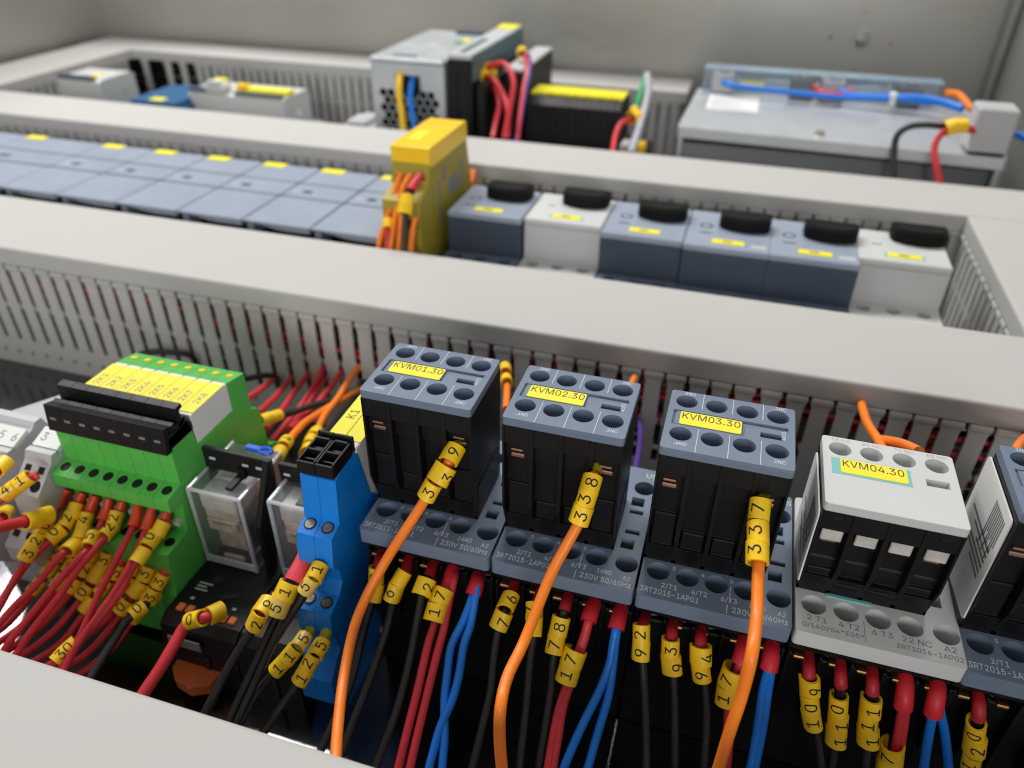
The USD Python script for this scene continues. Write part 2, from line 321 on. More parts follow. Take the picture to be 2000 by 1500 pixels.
def wire(label, mat_, r, pts, marks=(), ferr=None, twin=None, group=None, y0=None, y1=None, pw=1.2, mr=3.0, raw=False, name=None, ml=6.0, kind_cat='wire'):
    """pts: (u, v, y) survey points, or (u, v) with y running from y0 to y1, or plain mm with raw."""
    if raw: P = np.array(pts, float)
    else:
        q = np.array(pts, float)
        if q.shape[1] == 2:
            s = np.r_[0, np.cumsum(np.hypot(*np.diff(q, axis=0).T))]; s /= s[-1]; q = np.c_[q, y0 + (y1 - y0) * s ** pw]
        P = np.array([at(u, v, y=y) for u, v, y in q])
        P = settle(q, P)
        P[:, 2] = np.maximum(P[:, 2], 2.5)
    if ferr in ('red', 'twin') and not raw and len(pts[0]) == 3 and pts[0][2] == 4: P = np.vstack([P[0] + [0, 5, 0], P])
    C = spline(P, 8)
    t = thing(name or (mat_.split('_')[1] + '_wire'), label, kind_cat, P[0], group)
    part('insulation', tube(C, r, 12), mat_, t, True)
    if twin is not None:
        tw = [tuple(pts[0])] + [tuple(p) for p in twin]; Q = settle(np.array(tw, float), np.array([at(u, v, y=y) for u, v, y in tw])); Q[0] += [1.2, 0, 0]; Q[:, 2] = np.maximum(Q[:, 2], 2.5); part('insulation', tube(spline(Q, 8), r, 12), mat_, t, True)
    if ferr:
        m_, ra, rb, L = FERR[ferr]; d = np.r_[0, np.cumsum(np.linalg.norm(np.diff(C, axis=0), axis=1))]; k = max(2, int(np.searchsorted(d, L)))
        big, small = max(ra, r + .35), rb
        seg = C[:k + 1].copy(); nS = len(seg); fr = np.linspace(0, 1, nS); rad = np.where(fr < .45, small + (big * .88 - small) * fr / .45, big * (.88 + .12 * (fr - .45) / .55))
        inner = seg[nS // 2:]
        part('ferrule', [tube(seg, rad, 16, caps=False), tube(inner, big * .82, 16, caps=False)], m_, t, True)
    for mk in marks:
        u, v, dg = mk[:3]; i = min(max(near(C, u, v), 1), len(C) - 2); a = C[i - 1] - C[i + 1]; a /= np.linalg.norm(a)
        h = abs(hash_(u * 31 + v))
        sleeve(t, C[i], a, dg, mr, ml * (.86 + .1 * h), roll=-14 + 36 * ((h * 7.3) % 1) if len(mk) < 4 else mk[3], mat_='sleeve_pale' if len(mk) > 4 else 'sleeve_yellow', off=(mr - r - .9))
    return t

for k in range(3):
    wire(['thick black cable deep inside the far duct behind its missing fingers', 'black cable above the deepest one inside the far duct corner', 'black cable nearest to the missing fingers of the far duct'][k], 'wire_black', 9, [(-640, 622 + 8 * k, 14 + 18 * k), (-560, 618 + 8 * k, 16 + 19 * k), (-500, 620 + 8 * k, 14 + 18 * k), (-440, 624, 12 + 14 * k)], raw=True, kind_cat='cable')
# ------------------------------------------------------------------ contactors with auxiliary blocks (front row)
HX = (5.5, 14.3, 22.9, 31.4, 40.8)
def contactor(x, code, label, white=False, sticker=False, zt=119.2, zc=72.2):
    t = thing('contactor', label, 'contactor', (x + 22.5, 28, 0))
    main = 'white_plastic' if white else 'slate_grey'
    ya = 12.5 if white else 11.2; yb = 43.4 if white else 40.1
    # lower housing: black box below the terminal cover
    body = [bx(x + .25, x + 44.75, 6.5, 52, 0, 55, .5), bx(x + .8, x + 44.2, 4.2, 6.5, 60.5, 66.4), bx(x + .8, x + 2, 6.5, 52, 55, 66.4), bx(x + 43, x + 44.2, 6.5, 52, 55, 66.4), bx(x + 2, x + 43, 51, 52, 55, 66.4)]
    for k in range(6): body.append(bx(x + 1 + k * 8.62, x + 2 + k * 8.62, 2.6, 6.5, 30, 60.4, .2))
    for k in range(4): body.append(bx(x + 7.5 + k * 8.8, x + 9.8 + k * 8.8, 3.6, 4.3, 62, 63.2, .2))
    body.append(bx(x + .8, x + 44.2, 9.2, 20, 10, 40))
    part('housing', body, 'black_plastic', t)
    # terminal cover with its screw holes and small square openings
    out = rect(x + .4, x + 44.6, 0, 57.5, 1.2)
    cut = [circ(x + h, 10.9, 3.45) for h in HX] + [circ(x + h, 47, 3.45) for h in HX]
    if not white: cut += [rect(x + 37.6, x + 41.8, 37.5, 41.6), rect(x + 37.8, x + 42.2, 33.6, 35.4), rect(x + 38, x + 42.5, 24, 26), rect(x + 37.6, x + 41.6, 17.2, 21.4)]
    else: cut += [rect(x + 37.4, x + 41, 20.5, 25)]
    m = [slab(out.difference(unary_union(cut)), zc - 5.6, zc)]
    m += [ring(x + h, yy, 3.45, 4.0, 56.5, zc - 5.5) for h in HX for yy in (10.9, 47)]
    cov = part('terminal_cover', m, main, t)
    for h in HX:
        s = [slab(circ(x + h, 10.9, 3.0), 55.2, 57.4)]
        part('terminal_screw', s, 'ink', t)
    for k, h in enumerate(HX): part('clamp', bx(x + h - 3.0 + (k % 2), x + h + .2 + (k % 2), 2.2, 6.4, 58.3, 59.5, .3), 'brass', t)
    # print on the terminal cover
    pm, z = ('print_grey' if white else 'print_white'), zc + .01
    W = []
    if white:
        for s, h, px, py in (('2 T1', 1.9, 3.4, 4.9), ('4 T2', 1.9, 12, 4.9), ('6 T3', 1.9, 20.8, 4.9), ('22 NC', 1.9, 28.6, 4.9), ('A2', 1.9, 39.4, 4.9)): W.append(put(text(s, h), (x + px, py, z)))
        W.append(put(text('G/140204*E05*', 1.5, 16.5), (x + 2.2, 2.3, z))); W.append(put(text('3RT1016-1AP02', 1.6, 17), (x + 27, 2.2, z)))
        W.append(slab(rect(x + 18.9, x + 19.05, 1.5, 9), z, z + .03))
        part('teal_stripe', bx(x + 9, x + 21.5, 15.2, 18, zc - .5, zc + .5), 'teal_print', t)
    else:
        for s, px, py in (('2/T1', 7.2, 4.9), ('4/T2', 16, 4.9), ('6/T3', 24.6, 4.9), ('14NO', 32.6, 4.9), ('A2', 40.6, 4.2)): W.append(put(text(s, 1.75, len(s) * 1.15), (x + px, py, z)))
        for s, px in (('3', 9.4), ('4', 18.1), ('5', 26.6)): W.append(put(text(s, 1.4), (x + px, 12.6, z)))
        W.append(put(text('3RT2015-1AP01', 2.0, 17.2), (x + 1.2, 1.9, z))); W.append(put(text('230V 50/60Hz', 2.0, 15.5), (x + 28, 1.5, z)))
        W.append(slab(rect(x + 26.4, x + 26.6, .6, 4), z, z + .03)); W.append(slab(rect(x + 26.9, x + 27.1, 5, 11), z, z + .03))
        W.append(put(text('US', 2.2), (x + 40.2, 53, z)))
    part('print', W, pm, t)
    # auxiliary block on top
    xa, xb = x + .4, x + 35.9
    b = t
    zt0 = zt - 2.7; yr = 16.2 if white else 15.3
    body = [bx(xa + .1, xb - .1, ya + 4.5, yb - .2, zc + .1, zt0 - 13.7, .3), bx(xa + .1, xb - .1, yb - 1.2, yb - .2, zt0 - 13.8, zt0 - .1), bx(xa + .1, xa + 1.1, ya + 4.5, yb - 1, zt0 - 13.8, zt0 - .1), bx(xb - 1.1, xb - .1, ya + 4.5, yb - 1, zt0 - 13.8, zt0 - .1), bx(xa + .1, xb - .1, ya + 3.1, ya + 3.6, zt0 - 14, zt0 - .1), bx(xa + .1, xb - .1, ya + .6, ya + 4.6, zt0 - 7.2, zt0 - .1, .3)]
    w = (xb - xa) / 4
    for k in range(5):
        c = xa + k * w; c0 = max(xa + .05, c - .65); c1 = min(xb - .05, c + .65)
        body.append(prism_x([(ya + .2, zt0 - .2), (ya + 4.7, zt0 - .2), (ya + 4.7, zc + .2), (yr, zc + .2), (yr, zc + 2), (ya + .3, zc + 13)], c0, c1))
    for k in range(4): body.append(bx(xa + k * w + 1.1, xa + (k + 1) * w - 1.1, yr - .6, yr + 1, zc + 6, zt0 - (24 if k in (0, 3) else 30), .3))
    for k in (0, 3): body.append(bx(xa + k * w + 3.3, xa + k * w + 5.6, ya + .3, ya + .8, zt0 - 3.4, zt0 - 2.6))
    body.append(prism_x([(yr, zc + .1), (yr, zc + 1.5), (yr - 1.6, zc + 8), (yr + 2, zc + 8), (yr + 2, zc + .1)], xa + .1, xb - .1))
    body.append(bx(xa - .1, xb + .1, yr + .4, yb - 2, zc + .3, zc + 14, .4))
    part('block_body', body, 'black_plastic', t)
    for k in (0, 3): part('clamp', [bx(xa + k * w + 2, xa + k * w + 6.4, ya + 2.6, ya + 4.4, zt0 - 13.4, zt0 - 12, .3), bx(xa + k * w + 2.2, xa + k * w + 6.0, ya + 1.8, ya + 4.4, zt0 - 10.4, zt0 - 9.7, .2)], 'copper', t)
    if white:
        for k in range(4): part('clamp_flap', bx(xa + k * w + 1.6, xa + k * w + 7.2, ya + 1.2, ya + 2.2, zt0 - 11.6, zt0 - 7.4, .3), 'armature_pale', t)
    out = rect(xa, xb, ya, yb, 1.0)
    hx = (5.3, 13.9, 22.6, 31.2)
    rows = (37.7,) if white else (18.6, 34.8)
    cut = [circ(x + h, yy, 3.1) for h in hx for yy in rows]
    if white: cut += [rect(x + 27.4, x + 33.4, 27.9, 30.8)]
    else: cut += [rect(x + 26.6, x + 32.4, 23.8, 26.2)]
    solid = out.difference(unary_union(cut))
    if white: m = [slab(solid, zt0, zt)]
    else:
        rec = unary_union([rect(x + 2.2, x + 22.3, 22.9, 30), rect(x + 22.2, x + 34, 28.2, 30.1), rect(x + 22.2, x + 24.6, 27.2, 30)])
        m = [slab(solid, zt0, zt - .7), slab(solid.difference(rec), zt - .7, zt)]
        m += [slab(rect(x + 5.6, x + 21.6, 23.2, 29.6).union(rect(x + 2.9, x + 21.6, 23.2, 29.6)), zt - .7, zt - .12)]
    m += [ring(x + h, yy, 3.1, 3.45, zt0 - 13, zt0 + .05) for h in hx for yy in rows]
    if not white: m.append(bx(x + 26.2, x + 32.8, 23.4, 26.6, zt0 - 5, zt0 - 4))
    else: m.append(bx(x + 27, x + 33.8, 27.5, 31.2, zt0 - 2, zt0 - 1))
    top = part('block_cover', m, main, t)
    for h in hx:
        for yy in rows: part('screw_recess', slab(circ(x + h, yy, 3.4), zt0 - 13.6, zt0 - 13), 'ink', t)
    W = []; z = zt + .01
    if white:
        for s, h in zip(('53 NO', '61 NC', '71 NC', '83 NO'), hx): W.append(put(text(s, 1.3), (x + h - 2.4, 41.4, z)))
        part('print', W, 'pale_grey', t)
        part('name_plate', bx(x + 2.6, x + 23.6, 25.9, 33.1, zt - .3, zt + .06), 'teal_print', t)
        lb = part('name_label', slab(rect(x + 5.0, x + 22.6, 26.8, 33.0, .6), zt + .07, zt + .2), 'label_yellow', t)
        part('lettering', put(text(code, 2.9, 16.2), (x + 5.6, 29.6, zt + .21)), 'ink_brown', lb)
    else:
        for s, px, py in (('3NO', 4, 38.4), ('1NC', 30, 38.4), ('4NO', 4, 13.4), ('2NC', 30, 13.4)): W.append(put(text('.' + s, 1.35, 3.4), (x + px, py, z)))
        W.append(put(text('4031', 1.2), (x + 33.4, 24, z), (0, 1, 0), (-1, 0, 0)))
        for lx in (9.9, 18.5, 27): W += [slab(rect(x + lx - .08, x + lx + .08, 32, 39.9), z, z + .03), slab(rect(x + lx - .08, x + lx + .08, 11.4, 22), z, z + .03)]
        part('print', W, 'print_white', t)
        lb = part('name_label', slab(rect(x + 4.2, x + 21.4, 23.4, 29.5, .5), zt - .1, zt + .05), 'label_yellow', t)
        if code: part('lettering', put(text(code, 2.8, 16.2), (x + 4.8, 26.2, zt + .06)), 'ink_brown', lb)
    if sticker:
        p = [at(u, v, x=xa - .05)[1:] for u, v in ((1680, 0),)] if 0 else None
        pts = [(41.5, zt0 - 2), (13.5, zt0 - 2), (13.5, zc + 5), (41, zc + 2.5)]
        m = prism_x(sg.Polygon(pts).buffer(-1.5).buffer(1.5), xa - .6, xa - .15)
        s = part('rating_sticker', m, 'label_white', t)
        W = [bx(xa - .66, xa - .61, 16 + k * 1.1, 16.6 + k * 1.1, zt0 - 14 - 3 * (k % 3), zt0 - 5) for k in range(9)]
        W += [bx(xa - .66, xa - .61, 17, 37 - 5 * (k % 3), zt0 - 17 - 1.9 * k, zt0 - 16 - 1.9 * k) for k in range(6)]
        part('small_print', W, 'print_grey', s)
    return t
contactor(0, 'KVM01.30', 'blue-grey contactor labelled KVM01.30, leftmost of the row')
contactor(45, 'KVM02.30', 'blue-grey contactor labelled KVM02.30')
contactor(90, 'KVM03.30', 'blue-grey contactor labelled KVM03.30, left of the white one')
contactor(135, 'KVM04.30', 'white and black contactor labelled KVM04.30', white=True, sticker=True, zt=110, zc=72.8)
contactor(179, '', 'blue-grey contactor cut off by the right edge, behind a white sticker', sticker=True)

# wires of the contactors ------------------------------------------------------------------------------
wire('orange wire marked 339 leaving the KVM01.30 contactor', 'wire_orange', 1.6, [(918, 842, 20), (898, 866, 15), (880, 897, 10), (862, 925, 7), (842, 957, 3), (815, 1000, 0), (745, 1110, -9), (697, 1210, -21), (672, 1320, -37), (660, 1420, -53), (655, 1490, -66), (648, 1570, -82)],
     [(886, 890, '9', 0), (864, 924, '3', -40), (843, 955, '3', 0)], 'cone', group='orange wires', mr=3.3, ml=6.4)
wire('orange wire marked 338 leaving the KVM02.30 contactor', 'wire_orange', 1.6, [(1178, 890, 20), (1163, 915, 14), (1156, 945, 9), (1147, 978, 5), (1136, 1008, 2), (1122, 1037, 0), (1075, 1125, -9), (1025, 1250, -24), (992, 1320, -36), (978, 1380, -48), (976, 1440, -60), (980, 1498, -72), (986, 1560, -84)],
     [(1157, 948, '8', 0), (1148, 977, '3', 10), (1138, 1004, '3', 0)], 'cone', group='orange wires', mr=3.3, ml=6.2)
wire('orange wire marked 337 leaving the KVM03.30 contactor', 'wire_orange', 1.6, [(1492, 948, 20), (1488, 980, 12), (1486, 1010, 8), (1484, 1050, 3), (1482, 1100, -3), (1480, 1140, -8), (1478, 1200, -16), (1468, 1280, -28), (1448, 1360, -43), (1425, 1430, -57), (1405, 1495, -70), (1385, 1560, -84)],
     [(1487, 1000, '7', 10), (1485, 1046, '3', 14), (1483, 1080, '3', 14)], 'cone', group='orange wires', mr=3.4, ml=6.4)
BL, RD, BU = 'wire_black', 'wire_red', 'wire_blue'
wire('black wire behind the orange wire at the left end of KVM01.30', BL, 1.3, [(744, 1082, 4), (739, 1108, -2), (735, 1150, -6), (718, 1205, -13), (700, 1275, -25), (683, 1340, -38), (650, 1415, -56), (622, 1475, -70), (600, 1530, -84)], [(738, 1122, '0'), (735, 1156, '')], 'red')
wire('black wire with two rings, second from left under KVM01.30', BL, 1.3, [(799, 1092, 4), (791, 1118, -2), (778, 1145, -6), (767, 1180, -10), (755, 1230, -18), (735, 1290, -28), (710, 1360, -43), (690, 1410, -55), (665, 1480, -70), (645, 1540, -84)], [(786, 1130, '', 0), (771, 1158, '6', 30)], 'red')
wire('black wire with one ring beside the red pair under KVM01.30', BL, 1.3, [(847, 1102, 4), (838, 1126, -2), (827, 1152, -7), (815, 1210, -15), (800, 1290, -28), (780, 1370, -45), (760, 1430, -58), (735, 1495, -72), (715, 1550, -84)], [(829, 1147, '2', -24)], 'red')
def pairw(label, m_, fer, A, B, marks=(), **k): return wire(label, m_, 1.32, A, marks, fer, twin=B, mr=3.9, name=m_.split('_')[1] + '_wire_pair', kind_cat='wire pair', **k)
pairw('pair of red wires marked 17 under KVM01.30', RD, 'twin', [(884, 1113, 4), (877, 1140, -1), (862, 1180, -7), (845, 1230, -14), (835, 1262, -19), (815, 1350, -37), (790, 1450, -60), (775, 1510, -74), (760, 1560, -86)],
      [(886, 1135, -1), (876, 1180, -7), (866, 1232, -14), (856, 1268, -20), (836, 1350, -37), (812, 1450, -60), (798, 1510, -74), (782, 1560, -86)], [(866, 1168, '7', 8), (853, 1200, '1', 8)])
pairw('pair of blue wires under KVM01.30', BU, 'twin', [(934, 1126, 4), (928, 1150, -2), (906, 1210, -10), (882, 1260, -19), (874, 1312, -30), (868, 1370, -43), (868, 1440, -58), (864, 1496, -70), (860, 1560, -84)],
      [(931, 1150, -3), (920, 1216, -12), (906, 1260, -21), (896, 1320, -33), (882, 1370, -44), (860, 1420, -54), (846, 1470, -65), (838, 1500, -72), (826, 1560, -84)])
wire('black wire marked 76, leftmost under KVM02.30', BL, 1.3, [(1005, 1143, 4), (997, 1168, -1), (985, 1197, -6), (975, 1225, -10), (968, 1260, -16), (963, 1300, -24), (958, 1350, -34), (942, 1420, -50), (925, 1490, -65), (905, 1560, -82)], [(993, 1180, '6', -10), (979, 1210, '7', -18)], 'red')
wire('black wire behind the orange wire at the KVM02.30 contactor', BL, 1.3, [(1056, 1155, 4), (1048, 1185, -2), (1044, 1230, -9), (1036, 1290, -20), (1028, 1380, -39), (1018, 1470, -60), (1010, 1550, -80)], [(1047, 1196, '7', 30), (1045, 1226, '', 0)], 'red')
wire('black wire marked 78 beside the red pair under KVM02.30', BL, 1.3, [(1110, 1164, 4), (1103, 1190, -2), (1095, 1222, -6), (1087, 1258, -12), (1080, 1300, -20), (1077, 1340, -28), (1065, 1420, -46), (1055, 1480, -60), (1045, 1550, -78)], [(1095, 1222, '8', 0), (1087, 1257, '7', 6)], 'red')
pairw('pair of red wires marked 17 under KVM02.30', RD, 'twin', [(1160, 1178, 4), (1150, 1210, -3), (1140, 1245, -9), (1125, 1285, -16), (1112, 1325, -24), (1093, 1380, -36), (1080, 1440, -52), (1070, 1500, -66), (1060, 1560, -80)],
      [(1152, 1210, -4), (1143, 1245, -10), (1130, 1285, -17), (1118, 1325, -25), (1100, 1380, -37), (1090, 1440, -52), (1080, 1500, -66), (1072, 1560, -80)], [(1126, 1284, '7', 8), (1115, 1316, '1', 8)])
pairw('pair of blue wires under KVM02.30', BU, 'twin', [(1213, 1190, 4), (1204, 1225, -4), (1197, 1262, -11), (1190, 1300, -18), (1168, 1355, -30), (1138, 1415, -44), (1105, 1490, -62), (1080, 1560, -80)],
      [(1206, 1228, -5), (1201, 1262, -12), (1197, 1300, -19), (1188, 1360, -32), (1168, 1430, -48), (1148, 1500, -64), (1130, 1560, -80)])
wire('black wire marked 92, leftmost under KVM03.30', BL, 1.3, [(1260, 1205, 4), (1256, 1228, -2), (1254, 1268, -9), (1256, 1300, -16), (1260, 1370, -32), (1262, 1440, -50), (1262, 1510, -68), (1260, 1580, -84)], [(1255, 1238, '2', 10), (1254, 1268, '9', 2)], 'red')
wire('black wire marked 93 with a tilted lower ring under KVM03.30', BL, 1.3, [(1314, 1218, 4), (1312, 1245, -2), (1311, 1295, -11), (1316, 1330, -19), (1318, 1400, -36), (1318, 1480, -58), (1318, 1560, -80)], [(1311, 1263, '3', -2), (1311, 1295, '9', -36)], 'red')
wire('black wire marked 94 just left of the red pair under KVM03.30', BL, 1.3, [(1370, 1231, 4), (1368, 1258, -2), (1371, 1308, -11), (1377, 1340, -19), (1380, 1400, -36), (1376, 1480, -58), (1370, 1560, -80)], [(1368, 1277, '4', -34), (1372, 1308, '9', 2)], 'red')
pairw('pair of red wires marked 17 behind the orange wire under KVM03.30', RD, 'twin', [(1453, 1252, 4), (1448, 1285, -4), (1436, 1325, -11), (1428, 1355, -18), (1422, 1400, -30), (1418, 1470, -50), (1408, 1560, -76)],
      [(1451, 1288, -5), (1442, 1325, -12), (1434, 1355, -19), (1428, 1400, -31), (1422, 1470, -50), (1415, 1560, -76)], [(1437, 1322, '7', 16), (1429, 1354, '1', 16)])
pairw('pair of blue wires right of the orange wire under KVM03.30', BU, 'twin', [(1507, 1262, 4), (1504, 1295, -4), (1490, 1350, -16), (1480, 1420, -33), (1468, 1490, -52), (1452, 1560, -72)],
      [(1508, 1298, -5), (1500, 1350, -17), (1490, 1420, -34), (1476, 1490, -52), (1464, 1560, -72)])
wire('black wire marked 109, leftmost under white KVM04.30', BL, 1.3, [(1579, 1283, 4), (1580, 1312, -3), (1582, 1340, -9), (1587, 1400, -22), (1597, 1440, -32), (1605, 1500, -48), (1612, 1570, -68)], [(1581, 1336, '9', -30), (1584, 1366, '0', 0), (1588, 1397, '1', 0)], 'red')
wire('black wire marked 110, in the middle of three under KVM04.30', BL, 1.3, [(1641, 1296, 4), (1642, 1325, -3), (1642, 1355, -9), (1637, 1405, -21), (1632, 1445, -31), (1626, 1490, -43), (1618, 1570, -66)], [(1641, 1374, '0', 6), (1638, 1405, '1', -26), (1635, 1436, '1', -26)], 'red')
wire('black wire marked 111 beside the red pair under KVM04.30', BL, 1.3, [(1703, 1310, 4), (1704, 1340, -3), (1702, 1376, -12), (1698, 1406, -19), (1695, 1445, -29), (1690, 1490, -42), (1680, 1580, -68)], [(1702, 1375, '1', -16), (1699, 1406, '1', 0), (1695, 1437, '1', -24)], 'red')
pairw('pair of red wires marked 17 under KVM04.30', RD, 'twin', [(1768, 1326, 4), (1766, 1365, -5), (1758, 1410, -14), (1750, 1460, -26), (1742, 1505, -38), (1730, 1570, -58)],
      [(1770, 1368, -6), (1766, 1410, -15), (1758, 1460, -27), (1750, 1505, -39), (1738, 1570, -58)], [(1753, 1465, '7', 14), (1746, 1499, '1', 14)])
pairw('pair of blue wires spreading apart under KVM04.30', BU, 'twin', [(1831, 1340, 4), (1826, 1375, -5), (1815, 1430, -18), (1804, 1500, -36), (1795, 1570, -56)], [(1834, 1375, -5), (1845, 1430, -18), (1853, 1500, -36), (1860, 1570, -56)])
wire('black wire marked 120 at the lower right corner', BL, 1.3, [(1911, 1360, 4), (1912, 1390, -3), (1908, 1425, -11), (1904, 1460, -20), (1898, 1510, -33), (1888, 1580, -54)], [(1910, 1421, '0', 4), (1906, 1452, '2', -18), (1902, 1482, '1', 10)], 'red')

# ------------------------------------------------------------------ green relay modules 2K1..2K8
GX = -121.2; GP = 6.2
SC = [(50, 0), (50.5, 68), (55, 66.5), (55.5, 0)]
for i in range(8):
    x0 = GX + i * GP + .06; x1 = x0 + GP - .12; xm = (x0 + x1) / 2
    t = thing('relay_module', 'slim green relay module labelled 2K%d' % (i + 1), 'relay module', (xm, 22, 0), 'green relay modules in a row')
    # housing outline (y, z)
    prof = [(-12, 4), (-13, 24), (-12, 28), (-10.8, 31), (-10.6, 42), (-10, 47), (1.8, 47.8), (3.2, 60), (-2.7, 61), (-2.7, 66.3), (5.0, 68), (5.2, 80), (5.6, 87), (16, 88), (18, 76), (40, 76), (40, 88.4), (50.2, 86.6), (50.4, 69.5), (55, 66.5), (56, 47), (62, 44), (62, 4)]
    g = part('housing', prism_x(prof, x0, x1), 'green_plastic', t)
    h1 = put(slab(circ(0, 0, 1.9), 0, .12), (xm, 1.4, 67.15), (1, 0, 0), (0, .976, .216))
    part('screw_hole', h1, 'black_plastic', t)
    h2 = put(slab(circ(0, 0, 1.9), 0, .12), (xm, -4.5, 47.5), (1, 0, 0), (0, .998, .06))
    part('screw_hole', h2, 'black_plastic', t)
    part('relay', bx(x0 + .1, x1 - .1, 18.2, 39.9, 76, 88.6, .3), 'relay_white', t)
    lb = part('marker_label', bx(x0 + .05, x1 - .05, 19.6, 38, 88.65, 88.9), 'label_yellow', t)
    part('lettering', put(text('2K%d' % (i + 1), 2.6), (xm + 1.4, 24.5, 88.91), (0, 1, 0), (-1, 0, 0)), 'print_grey', lb)
    part('led_dot', put(slab(circ(0, 0, 1.3), 0, .2), (xm, 46, 87.4), (1, 0, 0), (0, .98, -.17)), 'sleeve_yellow', t)
    clip = [prism_x([(3.2, 82), (4.6, 92.2), (8.0, 91.4), (8.2, 90), (6.4, 89.8), (6.0, 82)], x0, x1), prism_x([(6, 83), (6, 88.4), (14.8, 90), (17.6, 86), (17.6, 83)], x0, x1),
            prism_x([(11.8, 88), (12.2, 95.6), (15.4, 95.9), (15.6, 94.4), (13.8, 94), (13.8, 90.8), (15.5, 90.6), (15.5, 89.6), (13.4, 88)], x0, x1), prism_x([(7.6, 88.4), (7.8, 91), (10, 91.4), (10, 88.6)], x0, x1)]
    c = part('ejector', clip, 'black_plastic', t)
    part('mark', bx(xm - 1.2, xm + 1.2, 3.7, 4.6, 86.6, 87.6), 'print_grey', c)
    # screw seats below the upper terminals
    part('clamp', bx(xm - 1.6, xm + 1.6, .4, 2.6, 51, 53), 'armature_pale', t)

# upper terminal wires: red, orange-red ferrules
UP = [([(133, 955), (121, 975), (101, 1012), (84, 1040), (66, 1068), (47, 1100), (22, 1143), (-10, 1200), (-60, 1275)], [(84, 1034, '0', 10), (73, 1058, '2', 4), (56, 1076, '3', 4)], '320'),
      ([(162, 961), (153, 982), (146, 1000), (130, 1025), (113, 1045), (92, 1062), (60, 1093), (25, 1140), (-15, 1200), (-60, 1270)], [(147, 999, '', 0), (134, 1020, '2', 20), (112, 1050, '0', 30)], '302'),
      ([(187, 967), (178, 992), (168, 1022), (158, 1048), (142, 1068), (118, 1085), (93, 1115), (65, 1148), (25, 1188), (-25, 1245), (-60, 1290)], [(170, 1020, '4', 20), (160, 1043, '', 0), (140, 1069, '', -20)], '324 with a blank ring'),
      ([(214, 973), (206, 1003), (190, 1040), (178, 1068), (160, 1085), (125, 1122), (82, 1175), (25, 1245), (-10, 1290)], [(188, 1060, '5', 34)], '5'),
      ([(240, 979), (231, 1006), (222, 1030), (205, 1050), (180, 1080), (152, 1112), (115, 1165), (62, 1232), (20, 1290)], [(228, 1017, '2', 20), (213, 1040, '2', 24)], '22'),
      ([(271, 984), (262, 1025), (238, 1072), (217, 1115), (197, 1152), (180, 1190), (155, 1245), (120, 1310)], [], ''),
      ([(298, 991), (288, 1028), (272, 1065), (252, 1108), (225, 1155), (190, 1205), (150, 1262), (110, 1330)], [], ''),
      ([(326, 999), (318, 1030), (298, 1058), (276, 1088), (257, 1112), (238, 1152), (202, 1200), (158, 1252), (105, 1320)], [(316, 1036, '', 10), (297, 1060, '0', 30), (277, 1088, '', 0)], '')]
nm = ['first', 'second', 'third', 'fourth', 'fifth', 'sixth', 'seventh', 'last']
for i, (P, mk, num) in enumerate(UP):
    wire('red wire in the upper terminal of green relay module 2K%d' % (i + 1), RD, 1.25, P, mk, 'orange', y0=1.0, y1=-82, pw=1.25, mr=3.0, group='red wires of the green relay modules')
for i in range(8):                                           # lower terminals, markers bunched under them
    x = GX + i * GP + 3.1; k = hash_(i + .3)
    P = [(x, -5.5, 42), (x - .5, -11, 37), (x - 2 - k, -17, 32), (x - 5 - 2 * k, -25, 26), (x - 10 - 3 * k, -37, 21 - 4 * k), (x - 18 - 4 * k, -56, 19 - 2 * k), (x - 28, -84, 17)]
    C = spline(P, 8); d = (C - EYE) @ ROT.T; q = np.c_[1000 + FPX * d[:, 0] / d[:, 2], 750 + FPX * d[:, 1] / d[:, 2]]
    j = 7 + int(5 * k); mk = [(q[jj][0], q[jj][1], dg, -10 + 44 * hash_(i * 3.1 + jj)) for jj, dg in ((j, '3'), (j + 6, ['', '3', '2'][i % 3]), (j + 12, ['0', '', '9'][i % 3]))]
    wire('red wire in the lower terminal of green relay module 2K%d' % (i + 1), RD, 1.25, P, mk, 'orange', raw=True, mr=2.9, group='red wires of the green relay modules')
wire('black wire under the green relay modules next to a yellow sleeve', BL, 1.5, [(300, 1165), (272, 1193), (248, 1212), (215, 1262), (178, 1322), (140, 1390)], [(302, 1163, '', 60), (270, 1196, '0', 20)], None, y0=-16, y1=-84, pw=1.)
wire('red wire low under the green relays with two stacked number rings', RD, 1.3, [(232, 1190), (190, 1225), (150, 1255), (118, 1285), (80, 1330)], [(134, 1265, '0', 10), (121, 1283, '3', 10)], None, y0=-22, y1=-80, pw=1.)
wire('red wire crossing left of the green relays, running out of the left edge', RD, 1.9, [(95, 1008), (70, 1015), (50, 1018), (20, 1025), (-30, 1036)], [(85, 1010, '', 60), (58, 1018, '', -40)], None, y0=-12, y1=-34, pw=1., mr=3.2)

